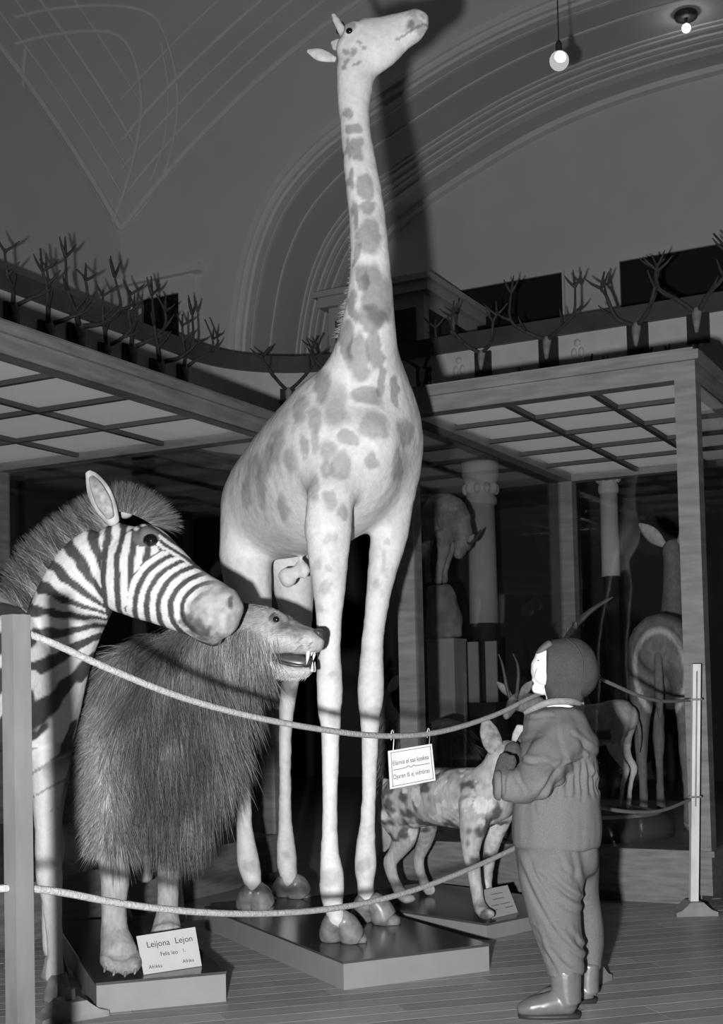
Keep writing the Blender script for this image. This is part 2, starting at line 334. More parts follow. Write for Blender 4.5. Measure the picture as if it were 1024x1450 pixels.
# wall with the great arch
mb = MB(); u_ = np.unique(np.concatenate([np.linspace(UL, 2 * UC - UL, 60), PROF[:, 0], [-7.151, 2 * UC + 7.151]])); top = sph_z(u_, np.full(len(u_), VB))
k0 = np.argsort(PROF[:, 0], kind='stable')
def zo(u):
    if u < -7.15 or u > 2 * UC + 7.15: return GZ
    return max(np.interp(u, half[:, 0], half[:, 1]), 4.0) if u <= UC else max(np.interp(2 * UC - u, half[:, 0], half[:, 1]), 4.0)
bot = np.array([zo(u) for u in u_]); m = len(u_)
for dv, flip in ((0, 0), (.35, 1)):
    mb.add([room(u, VB + dv, z) for u, z in zip(u_, top)] + [room(u, VB + dv, z) for u, z in zip(u_, bot)], [((i, i + 1, m + i + 1, m + i) if flip else (i, m + i, m + i + 1, i + 1)) for i in range(m - 1)])
wb = struct('wall_back', mb, M['plaster'], 'plastered back wall pierced by a wide arch')
obj('archivolt', arch_band(MB(), VB - .05, VB, .0, .15), M['mould'], wb)
obj('archivolt', arch_band(MB(), VB - .09, VB, -.06, .11), M['mould'], wb)
# barrel vault behind the arch and the lunette wall
mb = MB(); n = len(PROF); mb.add([room(u, v, z) for v in (VB, VL) for u, z in PROF], [(i, i + 1, n + i + 1, n + i) for i in range(n - 1)])
bv = struct('ceiling_arch', mb, M['vault'], 'coffered underside of the wide arch behind the gallery', True)
for v0, v1, t in ((11.0, 11.1, .03), (11.14, 11.18, .015), (11.5, 11.53, .012), (12.02, 12.05, .014), (12.1, 12.15, .018), (12.24, 12.3, .02), (12.36, 12.4, .012), (12.5, 12.62, .02), (12.9, 13.0, .06)):
    obj('rib', arch_band(MB(), v0, v1, t), M['mould'], bv)
wl = MB(); wl.add([room(u, VL, z) for u, z in PROF] + [room(u, VL, GZ) for u, z in PROF], [(i, n + i, n + i + 1, i + 1) for i in range(n - 1)])
struct('wall_lunette', wl, M['plaster'], 'pale lunette wall under the wide arch')
mb = MB(); v_ = np.linspace(VC - HALF, VB, 40); zt = sph_z(np.full(40, UL), v_)
mb.add([room(UL, v, z) for v, z in zip(v_, zt)] + [room(UL, v, GZ) for v in v_], [(i, i + 1, 41 + i, 40 + i) for i in range(39)])
struct('wall_left', mb, M['plaster'], 'plastered left wall above the gallery')
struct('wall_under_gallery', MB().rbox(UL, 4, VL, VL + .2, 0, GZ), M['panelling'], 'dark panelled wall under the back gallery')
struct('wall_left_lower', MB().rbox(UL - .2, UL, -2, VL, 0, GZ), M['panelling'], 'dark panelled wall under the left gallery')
struct('wall_right', MB().rbox(2 * UC - UL, 2 * UC - UL + .2, -2, VL, 0, 6), M['plaster'], 'plastered right wall of the hall, outside the picture')
# gallery slab with a rounded inner corner
UG, VG, RG = -6.32, 9.9, 1.0
path = [(UG, v) for v in np.linspace(1, VG - RG, 26)] + [(UG + RG - RG * math.cos(a), VG - RG + RG * math.sin(a)) for a in np.linspace(.12, math.pi / 2, 12)] + [(u, VG) for u in np.linspace(UG + RG + .3, 4, 26)]
poly = [room(u, v, GZ - .18) for u, v in path] + [room(4, VL, GZ - .18), room(UL, VL, GZ - .18), room(UL, 1, GZ - .18)]
struct('gallery_floor', MB().prism(poly[::-1], (0, 0, .18)), M['casewood'], 'gallery floor running round the hall')
def sweep(mb, d_in, d_out, z0, z1, pth=path):  # a rectangular section following the gallery edge (d_in towards the hall)
    P = np.array(pth); T = np.gradient(P, axis=0); T /= np.linalg.norm(T, axis=1)[:, None]; Nn = np.c_[T[:, 1], -T[:, 0]]; n = len(P); V = []
    for d, z in ((d_in, z0), (d_in, z1), (d_out, z1), (d_out, z0)): V += [room(u, v, z) for u, v in P + Nn * d]
    f = [(k * n + i, ((k + 1) % 4) * n + i, ((k + 1) % 4) * n + i + 1, k * n + i + 1) for k in range(4) for i in range(n - 1)]
    mb.add(V, f + [(0, n, 2 * n, 3 * n), (n - 1, 4 * n - 1, 3 * n - 1, 2 * n - 1)]); return mb
pa = struct('gallery_parapet', sweep(MB(), .03, -.03, GZ, 3.75), M['parapet'], 'white gallery parapet with relief ornaments and a dark handrail')
obj('handrail', sweep(MB(), .07, -.07, 3.745, 3.885), M['rail'], pa)
obj('lower_moulding', sweep(MB(), .07, 0, GZ - .05, GZ + .09), M['parapet'], pa)
def at_path(px, back):                         # gallery edge point seen at column px
    s = (px - CX) / F; best = None
    if back:
        u = (s * (VG * E2[1]) - VG * E2[0]) / (E1[0] - s * E1[1]); return u, VG
    v = (s * (UG * E1[1]) - UG * E1[0]) / (E2[0] - s * E2[1]); return UG, v
# relief ornaments (hanging bunches of leaves) on the parapet panels
orn = MB()
for k in range(5):
    for s_ in (-1, 1): orn.ball((s_ * .03, 0, .16 - k * .07), .026, .02, .042, seg=8)
orn.ball((0, 0, .24), .03, .02, .03, seg=8); orn.ball((0, 0, -.2), .025, .02, .04, seg=8)
for px in (615, 662, 832, 1003):
    u, v = at_path(px, True); p = room(u, v - .035, 3.43); o = obj('ornament', orn, M['parapet'], None, True, local=True); o.parent = pa; o.location = tuple(p); o.rotation_euler = (0, 0, -AN)
# niche with a pale frame on the back wall, and the dark windows of the lunette wall
def wall_panel(name, corners, v, fw_, pane, frame, label, depth=.05):
    us_ = [on_v(x, y, v) for x, y in corners]; u0, u1 = min(p @ E1 for p in us_), max(p @ E1 for p in us_); z0, z1 = min(p[2] for p in us_), max(p[2] for p in us_)
    z0 = max(z0, GZ + .02)
    o = struct(name, MB().rbox(u0, u1, v - .02, v - .004, z0, z1), pane, label)
    for a in ((u0 - fw_, u0, z0, z1 + fw_), (u1, u1 + fw_, z0, z1 + fw_), (u0, u1, z1, z1 + fw_)):
        obj('window_frame', MB().rbox(a[0], a[1], v - depth, v - .004, a[2], a[3]), frame, o)
    return o
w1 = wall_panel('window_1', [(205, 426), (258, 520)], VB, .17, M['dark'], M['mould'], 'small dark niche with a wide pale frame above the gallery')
wp = w1.children[0].data.vertices[0].co; u0 = on_v(205, 426, VB) @ E1; u1 = on_v(258, 520, VB) @ E1; zt = on_v(205, 426, VB)[2]
obj('cornice', MB().rbox(u0 - .3, u1 + .3, VB - .12, VB - .004, zt + .17, zt + .25), M['mould'], w1)
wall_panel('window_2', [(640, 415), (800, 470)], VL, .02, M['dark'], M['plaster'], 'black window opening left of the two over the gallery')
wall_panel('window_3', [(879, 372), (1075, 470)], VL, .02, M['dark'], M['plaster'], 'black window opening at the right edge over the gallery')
# pilaster strip beside the arch on the back wall
obj('pilaster', MB().rbox(-7.62, -7.42, VB - .03, VB, GZ, 4.5), M['mould'], wb)

# ---------------------------------------------------------------- glass display cases
def ab(mb_, u0, u1, v0, v1, z0, z1): return mb_.rbox(u0, u1, v0, v1, z0, z1)
def show_case(label, u0, u1, v0, v1, nu, nv, posts, lamp):
    ZT, BH, PW, PZ = 2.33, .105, .09, .21
    t = thing('display_case', room((u0 + u1) / 2, (v0 + v1) / 2, 0), label, 'display case', 'glass display cases of the hall')
    pl = obj('plinth', MB().rbox(u0, u1, v0, v1, .05, PZ).rbox(u0 + .06, u1 - .06, v0 + .06, v1 - .06, 0, .05), M['caseplinth'], t)
    obj('plinth_rim', MB().rbox(u0 - .015, u1 + .015, v0 - .015, v1 + .015, PZ, PZ + .025), M['caseplinth'], pl)
    for u, v in posts:
        obj('post', MB().rbox(u - PW / 2, u + PW / 2, v - PW / 2, v + PW / 2, PZ + .025, ZT - BH), M['casewood'], t)
    for a in ((u0, u1, v0, v0 + PW), (u0, u1, v1 - PW, v1), (u0, u0 + PW, v0 + PW, v1 - PW), (u1 - PW, u1, v0 + PW, v1 - PW)):
        b = obj('top_beam', MB().rbox(*a, ZT - BH, ZT), M['casewood'], t)
    for a in ((u0 - .02, u1 + .02, v0 - .02, v0), (u0 - .02, u1 + .02, v1, v1 + .02), (u0 - .02, u0, v0, v1), (u1, u1 + .02, v0, v1)):
        obj('cornice_strip', MB().rbox(*a, ZT - .03, ZT + .012), M['casewood'], t)
    uu = np.linspace(u0 + PW, u1 - PW, nu + 1); vv_ = np.linspace(v0 + PW, v1 - PW, nv + 1); zp = ZT - .06
    for u in uu[1:-1]: obj('glazing_bar', MB().rbox(u - .014, u + .014, v0 + PW, v1 - PW, zp - .025, zp + .01), M['bar'], t)
    for v in vv_[1:-1]: obj('glazing_bar', MB().rbox(u0 + PW, u1 - PW, v - .013, v + .013, zp - .0245, zp + .01), M['bar'], t)
    for i in range(nu):
        for j in range(nv): obj('ceiling_pane', MB().rbox(uu[i] + .015, uu[i + 1] - .015, vv_[j] + .014, vv_[j + 1] - .014, zp - .003, zp + .003), M['milk'], t)
    obj('lamp_housing', MB().rbox(u0 + .01, u1 - .01, v0 + .01, v1 - .01, ZT + .001, ZT + .03), M['casewood'], t)
    for a in ((u0 + .01, u0 + .016, v0 + PW / 2, v1 - PW / 2), (u1 - .016, u1 - .01, v0 + PW / 2, v1 - PW / 2), (u0 + PW / 2, u1 - PW / 2, v0 + .01, v0 + .016), (u0 + PW / 2, u1 - PW / 2, v1 - .016, v1 - .01)):
        obj('glass_pane', MB().rbox(*a, PZ + .025, ZT - BH), M['glass'], t)
    # the lamp tray over the milk-glass ceiling
    la = bpy.data.lights.new('case_lamp', 'AREA'); la.shape = 'RECTANGLE'; la.size = (u1 - u0) - .2; la.size_y = (v1 - v0) - .2; la.energy = lamp
    lo = bpy.data.objects.new('case_lamp', la); C.objects.link(lo); lo.parent = t; lo.location = (0, 0, ZT - .01); lo.rotation_euler = (0, 0, -AN)
    return t
U0, U1, V0, V1 = -2.73, -1.30, 5.5, 7.9
right_case = show_case('oak-framed glass display case with antelopes, right of the giraffe', U0, U1, V0, V1, 3, 5, [(U0 + .045, V0 + .045), (U1 - .045, V0 + .045), (U0 + .045, V1 - .045), (U1 - .045, V1 - .045)], 6.0)
L0, L1, LV0, LV1 = -5.35, -3.45, 2.6, 5.63
left_case = show_case('oak-framed glass display case behind the zebra, left of the giraffe', L0, L1, LV0, LV1, 3, 6, [(L1 - .045, LV1 - .045), (L0 + .045, LV1 - .045), (L1 - .045, LV0 + .045), (L0 + .045, LV0 + .045)], 11)

# ---------------------------------------------------------------- under and on the gallery: columns, cabinet, lamps
def column(px, r, zb, label, v=10.25):
    s = (px - CX) / F; u = (s * v * E2[1] - v * E2[0]) / (E1[0] - s * E1[1]); p = room(u, v, 0)
    t = thing('gallery_column', p, label, 'column', 'columns carrying the gallery')
    obj('shaft', MB().lathe(p, [(r, zb), (r * .98, 1.9), (r * .95, 2.5)]), M['column'], t, True)
    cp = obj('capital', MB().lathe(p, [(r * .95, 2.5), (r * 1.12, 2.52), (r * 1.12, 2.56), (r * 1.0, 2.58), (r * 1.05, 2.68), (r * 1.3, 2.76), (r * 1.3, 2.8), (r * 1.3, GZ - .181)]), M['column'], t, True)
    for k in range(10):
        a = k * 2 * math.pi / 10; obj('leaf', MB().ball(p + np.array([math.cos(a) * r * 1.08, math.sin(a) * r * 1.08, 2.64]), .03, .03, .05, seg=8), M['column'], cp, True)
    obj('base_drum', MB().lathe(p, [(r * 1.05, 0), (r * 1.05, .15), (r * .8, .2), (r * .8, zb)]), M['panelling'], t, True)
column(686, .122, 1.5, 'white round column with a leafy capital, seen behind the small horned goat')
column(868, .075, 1.83, 'slim pale column seen through the right glass case')
# low stand with two pale panels behind the column
p = W(683, 1000, 9.9); b0 = np.array([p[0], p[1], 0]); t = thing('panel_stand', b0, 'low dark stand with two pale upright panels below the white column', 'stand')
obj('stand_body', MB().box(b0 + [0, 0, .42], E1 * .16, E2 * .12, np.array([0, 0, .42])), M['panelling'], t)
for s_, hw in ((-.075, .055), (.085, .045)): obj('panel', MB().box(b0 + E1 * s_ + [0, 0, 1.07], E1 * hw, E2 * .01, np.array([0, 0, .23])), M['cabinet'], t)
# gallery cabinet with a cornice
ca = on_v(600, 388, 11.45); u1c, zc = ca @ E1, ca[2]; u0c = u1c - 1.1
t = thing('gallery_cabinet', room((u0c + u1c) / 2, 12.2, GZ), 'pale tall cabinet with a cornice standing on the back gallery', 'cabinet')
obj('cabinet_body', MB().rbox(u0c, u1c - .03, 11.5, 12.85, GZ, zc - .16), M['cabinet'], t)
obj('cornice', MB().rbox(u0c - .08, u1c + .05, 11.42, 12.9, zc - .16, zc - .06).rbox(u0c - .12, u1c + .09, 11.38, 12.93, zc - .06, zc), M['cabinet'], t)
for a, b in ((11.62, 12.12), (12.24, 12.74)): obj('side_panel', MB().rbox(u1c - .032, u1c - .022, a, b, GZ + .15, zc - .3), M['panelling'], t)
for a, b in ((u0c + .08, u0c + .52), (u0c + .6, u1c - .12)): obj('door', MB().rbox(a, b, 11.485, 11.5, GZ + .15, zc - .3), M['panelling'], t)
# pendant globe lamp
g = W(792, 86, 7.6); t = thing('globe_lamp', g, 'lit round glass globe lamp hanging on a thin cord from the vault', 'lamp')
obj('globe', MB().ball(g, .058, seg=20), M['frost'], t, True); obj('bulb_core', MB().ball(g + [0, -.035, 0], .036, seg=14), M['bulb'], t, True)
zt = float(sph_z(g @ E1, g @ E2)); obj('cord', MB().tube([(g + [0, 0, .055], .004, .004), (np.array([g[0], g[1], zt - .01]), .004, .004)], seg=6), M['iron'], t)
obj('socket', MB().lathe(g + [0, 0, .05], [(.02, 0), (.02, .05), (.012, .07)], seg=12), M['iron'], t)
q = on_v(972, 40, 11.75); zc_ = float(np.interp(q @ E1, PROF[:len(half), 0], PROF[:len(half), 1]))
t = thing('ceiling_lamp', (q[0], q[1], zc_), 'small bare lit bulb under a dark ceiling rose', 'lamp')
obj('ceiling_rose', MB().lathe((q[0], q[1], zc_ - .05), [(.1, 0), (.11, .03), (.08, .08)], seg=20), M['iron'], t, True); obj('rod', MB().lathe((q[0], q[1], q[2] + .03), [(.015, 0), (.015, zc_ - q[2] - .07)], seg=10), M['iron'], t)
obj('bulb', MB().ball((q[0], q[1], q[2]), .04, seg=14), M['bulb'], t, True)

# ---------------------------------------------------------------- antler trophies on the gallery parapet
def antler_mesh(s, kind, seed):
    r = random.Random(seed); mb_ = MB(); j = lambda a: a * (1 + r.uniform(-.15, .15))
    if kind == 'red':
        bm = [(s * .03, -.06, .05), (s * j(.12), -.13, j(.12)), (s * j(.22), -.2, j(.24)), (s * j(.25), -.2, j(.38)), (s * j(.2), -.16, j(.5))]
        tines = [(1, (s * .1, -.13, .08)), (2, (s * -.02, -.12, .1)), (3, (s * .12, -.02, .09)), (3, (s * -.09, -.08, .1))]
    elif kind == 'palm':
        bm = [(s * .03, -.06, .05), (s * j(.16), -.14, j(.1)), (s * j(.26), -.18, j(.22)), (s * j(.29), -.16, j(.42))]
        tines = [(2, (s * .1, -.05, .06)), (3, (s * -.08, -.02, .1)), (3, (s * .06, 0, .12)), (3, (s * -.02, .02, .15)), (1, (s * .02, -.14, .1))]
    else:
        bm = [(s * .03, -.05, .04), (s * j(.07), -.07, j(.12)), (s * j(.05), -.08, j(.22))]; tines = [(1, (s * .03, -.05, .08))]
    n_ = len(bm); mb_.tube([(np.array(p), .02 * (1 - .6 * i / (n_ - 1)), .02 * (1 - .6 * i / (n_ - 1))) for i, p in enumerate(bm)], seg=7, sub=3)
    for i, d in tines:
        a = np.array(bm[i]); d = np.array(d); mb_.tube([(a, .013, .013), (a + d * .6 + [0, 0, -.01], .01, .01), (a + d, .004, .004)], seg=6, sub=2)
    return mb_
PROTO = {}
def trophy(kind, seed, pos, rz, label, scale=1.0):
    t = thing('antler_trophy', pos, label, 'trophy', 'antler trophies hung along the gallery parapet', rz)
    t.scale = (scale,) * 3
    if kind != 'horn':
        obj('backboard', MB().abox(-.085, .085, -.025, 0, -.2, .06), M['board'], t, local=True)
    else: obj('backboard', MB().abox(-.05, .05, -.02, 0, -.1, .05), M['board'], t, local=True)
    obj('skull', MB().tube([(np.array([0, -.04, .05]), .04, .03), (np.array([0, -.06, -.02]), .034, .03), (np.array([0, -.07, -.12]), .015, .015)], seg=8, sub=2), M['skull'], t, True, local=True)
    for s_ in (-1, 1): obj('antler', antler_mesh(s_, kind, seed + s_), M['antler'], t, True, local=True)
    return t
nb = ['first', 'second', 'third', 'fourth', 'fifth', 'sixth', 'seventh', 'eighth', 'ninth', 'tenth']
for i, (px, z, kind, s_) in enumerate(((612, 3.6, 'red', .8), (697, 3.66, 'red', .85), (791, 3.68, 'palm', .95), (919, 3.68, 'red', .98), (1006, 3.72, 'red', 1.0))):
    u, v = at_path(px, True); trophy(kind, 20 + i, room(u, v - .032, z), -AN, f'antlers on a dark board, {nb[i]} trophy right of the giraffe along the back parapet', s_)
for i, (px, z) in enumerate(((560 + 185, 3.25), (826, 3.25), (865, 3.27), (951, 3.3))):
    u, v = at_path(px, True); trophy('horn', 40 + i, room(u, v - .034, z + .02), -AN, f'short horn tips just above the right case, {nb[i]} from the giraffe', 1.0)
for i, v in enumerate((6.75, 7.1, 7.42, 7.75, 8.05, 8.4, 8.75)):
    trophy(('red', 'red', 'palm')[i % 3], 60 + i, room(UG + .032, v, 3.62 - .05 * (i % 2)), -AN + math.pi / 2, f'antlers on a dark board along the left parapet, {nb[i]} from the left edge', .8 + .12 * (i % 3))
for i, (a, z) in enumerate(((1.0, 3.55), (1.52, 3.6))):
    u, v = UG + RG - (RG - .034) * math.cos(a), VG - RG + (RG - .034) * math.sin(a)
    trophy('red', 80 + i, room(u, v, z), -AN + math.pi / 2 - a, f'antlers on the rounded corner of the parapet, {("left" if i == 0 else "right")} one of the two', .85)

# ---------------------------------------------------------------- giraffe on its base
GA = 0.088
def plinth(name, corner, along, depth, L, D, hgt, label):
    """Low display base: lacquered top, pale sides. corner = near corner on the floor."""
    corner = np.asarray(corner, float); a, d = np.append(nrm(along), 0), np.append(nrm(depth), 0); c = corner + a * L / 2 + d * D / 2
    t = thing(name, c, label, 'display base', 'low display bases on the floor')
    obj('base_body', MB().box(c + [0, 0, hgt / 2 - .004], a * L / 2, d * D / 2, np.array([0, 0, hgt / 2 - .004])), M['baseside'], t)
    obj('base_top', MB().box(c + [0, 0, hgt - .004], a * (L / 2 + .002), d * (D / 2 + .002), np.array([0, 0, .004])), M['basetop'], t)
    return t
g0 = onz(487, 1402, 0); gd = math.radians(26.5)
plinth('display_platform', g0, (math.cos(gd), math.sin(gd)), (-math.sin(gd), math.cos(gd)), .53, 1.27, GA, 'low base with a dark top under the giraffe')
GX = thing('giraffe', (-.2, 4.9, GA), 'tall stuffed young giraffe with raised head standing on its base', 'giraffe')
mb = MB(); sdv = nrm([.86, .5, 0])
# trunk, built along its axis with a horizontal side vector
mb.tube([(W(360, 722, 5.30), .15, .15), (W(374, 718, 5.2), .215, .19), (W(412, 694, 5.0), .265, .225), (W(455, 664, 4.8), .30, .245), (W(488, 640, 4.64), .285, .24), (W(512, 630, 4.55), .24, .20), (W(526, 622, 4.5), .15, .13)], side=sdv, seg=20)
mb.px([(470, 600, 4.7, 80, 60), (500, 560, 4.6, 66, 56), (516, 510, 4.54, 53, 46), (521, 470, 4.5, 47, 40), (524, 430, 4.5, 41, 36), (525, 390, 4.5, 36, 32), (523, 340, 4.5, 31.5, 28), (518, 290, 4.5, 28.5, 25), (511, 240, 4.5, 25.5, 22), (505, 195, 4.5, 23, 20), (502, 160, 4.5, 23.5, 20), (502, 128, 4.5, 27, 21), (505, 95, 4.5, 31, 23)])
mb.px([(548, 640, 4.66, 44, 40), (545, 600, 4.62, 46, 38), (538, 550, 4.56, 38, 32), (530, 500, 4.53, 34, 30)])                                             # breast
mb.px([(545, 495, 4.58, 22, 22), (553, 540, 4.64, 33, 30), (564, 588, 4.71, 38, 34), (569, 630, 4.74, 36, 34), (564, 680, 4.75, 30, 30)])
mb.px([(566, 590, 4.75, 26, 26), (578, 620, 4.76, 29, 27), (574, 660, 4.77, 30, 28), (558, 730, 4.78, 30, 28), (543, 800, 4.78, 23, 22), (535, 850, 4.78, 18, 18), (528, 905, 4.78, 16.5, 16), (526, 950, 4.78, 19, 18), (525, 985, 4.78, 20, 18), (524, 1012, 4.78, 16, 15), (524, 1050, 4.78, 13, 12), (523, 1110, 4.78, 11.5, 11), (521, 1160, 4.78, 12, 11), (518, 1200, 4.78, 15, 14), (518, 1228, 4.78, 16.5, 16), (517, 1252, 4.77, 13, 14), (520, 1275, 4.75, 13, 15)], seg=14)
mb.px([(478, 640, 4.5, 40, 26), (466, 715, 4.42, 40, 30), (465, 780, 4.42, 31, 26), (466, 830, 4.42, 25, 23), (466, 880, 4.42, 19, 18), (466, 930, 4.42, 18, 18), (467, 975, 4.42, 20, 18), (467, 1005, 4.42, 18, 16), (468, 1040, 4.42, 14.5, 14), (468, 1100, 4.42, 12.5, 12), (467, 1160, 4.42, 12, 12), (467, 1205, 4.42, 14, 14), (470, 1240, 4.42, 18.5, 18), (470, 1266, 4.41, 18, 17), (474, 1290, 4.38, 14, 16), (478, 1305, 4.36, 15, 17)], seg=14)
mb.px([(345, 700, 5.1, 36, 34), (346, 770, 5.1, 38, 36), (352, 830, 5.1, 34, 34), (360, 890, 5.12, 26, 26), (362, 940, 5.14, 20, 20), (350, 975, 5.15, 16, 18), (345, 1010, 5.14, 14, 15), (343, 1060, 5.12, 10.5, 11), (345, 1120, 5.1, 11, 11), (347, 1175, 5.1, 12.5, 12), (352, 1222, 5.1, 17, 16), (357, 1245, 5.08, 14, 14), (360, 1262, 5.07, 13, 14)], seg=12)
mb.px([(396, 720, 5.35, 40, 34), (408, 790, 5.38, 38, 34), (418, 850, 5.4, 27, 28), (420, 905, 5.42, 20, 20), (413, 950, 5.43, 15, 16), (408, 985, 5.42, 13, 14), (404, 1040, 5.4, 10, 11), (404, 1110, 5.4, 10, 10), (404, 1165, 5.4, 11, 11), (406, 1213, 5.4, 15.5, 15), (408, 1235, 5.4, 13.5, 13), (411, 1250, 5.38, 13, 14)], seg=12)
mb.px([(404, 812, 4.95, 13, 13), (410, 824, 4.95, 13, 13)]); mb.px([(425, 800, 4.95, 10, 10), (432, 808, 4.93, 10, 9), (430, 818, 4.93, 6, 6)])   # underside
# head with deep jaw, brow, lips
mb.px([(488, 70, 4.5, 20, 22), (503, 70, 4.5, 36, 26), (522, 66, 4.5, 44, 27), (543, 58, 4.49, 38, 23), (565, 46, 4.48, 30, 18), (585, 37, 4.47, 25, 17), (597, 32, 4.47, 18, 14)])
mb.px([(490, 40, 4.45, 9, 8), (502, 33, 4.45, 7, 7)]); mb.px([(585, 22, 4.47, 12, 13), (600, 28, 4.47, 12, 12)]); mb.px([(575, 58, 4.47, 10, 11), (592, 50, 4.47, 9, 11)])
mb.px([(487, 48, 4.52, 9, 8), (477, 30, 4.52, 8, 6), (471, 18, 4.52, 6, 5)]); mb.px([(487, 46, 4.62, 8, 8), (482, 32, 4.64, 7, 6)])
spots = '''488,160,9,6 501,177,13,8 488,205,5,12 507,207,8,15 491,252,4,18 516,258,12,16 516,284,10,9 497,305,4,18 526,331,17,27 498,362,5,18 509,391,8,17 540,414,19,42 522,446,18,16 493,431,8,24
499,508,15,32 536,498,11,25 483,485,8,28 524,557,20,14 532,596,20,20 567,552,7,24 580,612,13,20 475,568,17,30 440,590,9,18 491,614,14,11 448,545,11,24 420,575,10,22 483,653,11,19 459,634,10,17 385,630,12,24
424,630,6,16 440,625,6,20 461,661,8,12 350,665,12,22 341,702,7,20 364,692,7,30 467,704,9,13 442,686,7,18 397,724,10,16 489,724,6,12 530,657,9,11 569,661,7,22 405,655,9,18 372,655,8,22 545,540,6,20
444,796,5,8 464,809,6,6 448,829,5,7 462,837,6,7 452,860,5,5 545,796,4,14 534,833,4,8 549,813,4,6 541,770,4,9 475,770,6,8 455,768,5,7 494,75,5,4 510,73,4,5 483,69,3,4 488,79,4,3 502,86,3,3 485,88,4,3 505,60,3,3
476,1018,7,11 535,1012,11,11 478,952,6,6 470,1240,14,12 515,1222,10,10 352,1222,9,9 402,1205,6,6'''
def giraffe_col(V, N):
    x, y, z = proj(V); c = np.full(len(V), .62) * (1 + .16 * (fbm(V, 9, 3) - .5)) ; wv = np.c_[fbm(V, 20, 3, 5), fbm(V, 20, 3, 6), fbm(V, 20, 3, 7)] - .5
    Q = V + wv * .05
    for s_ in spots.split():
        px, py, rx, ry = map(float, s_.split(','))
        near = np.where((x - px) ** 2 + (y - py) ** 2 < 49)[0]
        if not len(near): continue
        i = near[np.argmin(z[near])]; k = z[i] / F * (1.1 if py < 740 else 1); rr = max(rx, ry) * k * 2.2
        D = Q - V[i]; d2 = (D[:, 0] / (rx * k)) ** 2 + (D[:, 2] / (ry * k)) ** 2 + (D[:, 1] / rr) ** 2
        soft = .35 if (py > 400 and px < 480) else .2; amt = .50 if py < 560 else .38
        if py > 740: amt = .26
        c = c * (1 - amt * (1 - sstep(1 - soft, 1 + soft, np.sqrt(d2))))
    far = sstep(.1, .5, N[:, 1]) * sstep(.9, 1.1, V[:, 2])                                             # the hidden flank: net of pale lines
    pts = RNG.uniform([-.7, 4.2, .9], [.5, 5.6, 3.0], (170, 3)); d = np.sqrt(((Q[:, None, :] - pts[None]) ** 2).sum(2)); d.sort(axis=1)
    c = c * (1 - .5 * far * sstep(.015, .035, d[:, 1] - d[:, 0]))
    X, Y = profile(V, 4.48); hd = Y < 130
    ml = np.interp(X, [556, 575, 590, 606], [66, 56, 47, 40]); c = np.where(hd & (X > 560) & (np.abs(Y - ml) < 1.7), c * .45, c)
    c = np.where(hd, c * (1 - .55 * sstep(8, 4, np.hypot((X - 581), (Y - 44) * .9)) ) * (1 - .35 * sstep(.5, .62, fbm(V, 40, 3, 17)) * sstep(560, 580, X)), c)
    c = np.where(hd, c * (1 - .6 * sstep(10, 6, np.hypot((X - 495) * .8, Y - 44))) * (1 - .3 * sstep(5, 2, np.abs(Y - 36 + (X - 495) * .35)) * (X > 495) * (X < 540)), c)
    return c * (1 - .14 * sstep(.4, .75, fbm(V, 14, 3, 11)))
o, GV, GN = organic('body', mb, .0085, 6, M['hide'], GX, giraffe_col, lambda V, N: .004 * (fbm(V, 30, 2, 2) - .5), None, (lambda V: sstep(1.45, 1.62, V[:, 2]) * sstep(2.75, 2.2, V[:, 2]) * .95 + .05, 200))
for a, b in (((500, 44, 4.44), 1), ((486, 44, 4.62), 2)): obj('eye', MB().ball(W(a[0] - 5, a[1], 4.447 if b == 1 else 4.6), .013, .011, .012), M['eye'], GX, True)
def ear(tip, root, d, wpx, m, par, nm='ear', thick=.35):
    (x0, y0), (x1, y1) = root, tip; md = ((x0 + x1) / 2, (y0 + y1) / 2)
    return obj(nm, MB().px([(x0, y0, d, wpx * .5, wpx * .4), (x0 + (md[0] - x0) * .7, y0 + (md[1] - y0) * .7, d, wpx * .95, wpx * thick), (md[0] + (x1 - md[0]) * .3, md[1] + (y1 - md[1]) * .3, d, wpx, wpx * thick), (x1, y1, d, wpx * .3, wpx * .2)], seg=12), m, par, True)
pale = mat('pale_ear', .5, .8, (40, .25))
ear((436, 72), (474, 84), 4.5, 9, pale, GX); ear((470, 60), (484, 66), 4.75, 9, pale, GX)
for (tx, ty, td), toes in (((477, 1304, 4.36), ((468, 1330, -3), (505, 1333, 10))), ((520, 1277, 4.74), ((514, 1302, -3), (552, 1308, 10))), ((359, 1262, 5.06), ((350, 1285, -3), (376, 1288, 7))), ((410, 1250, 5.38), ((402, 1266, -3), (428, 1270, 7)))):
    k = td / F
    for x_, y_, s_ in toes:                                                                             # two toes to a hoof, flat underneath
        e_ = onz(x_, y_, GA); a_ = W(tx + (x_ - tx) * .25, ty, td)
        m_ = MB().tube([(a_ + [0, 0, .01], 12 * k, 14 * k), (a_ * .55 + e_ * .45 + [0, 0, .012], 17 * k, 19 * k), (e_ * .8 + a_ * .2 + [0, 0, -.004], 18 * k, 20 * k), (e_ + np.array([s_ * k, -.012, .002]), 10 * k, 12 * k)], seg=16, cap=.5)
        for v_ in m_.v: v_[:, 2] = np.maximum(v_[:, 2], GA + .0005)
        obj('hoof', m_, M['hoof'], GX, True)
# short dark mane on the far side of the neck
ns = 700; tt = RNG.uniform(0, 1, ns); rx = np.interp(tt, [0, .25, .5, .75, 1], [478, 484, 491, 490, 466]); ry = np.interp(tt, [0, .25, .5, .75, 1], [140, 220, 300, 390, 480])
roots = np.array([W(a + 13, b, 4.56 + RNG.uniform(-.01, .02)) for a, b in zip(rx, ry)])
hair('mane', roots, np.tile([-1.0, .5, .1], (ns, 1)), RNG.uniform(.016, .032, ns), RNG.uniform(.2, .4, ns), .0012, M['hairm'], GX, .2)

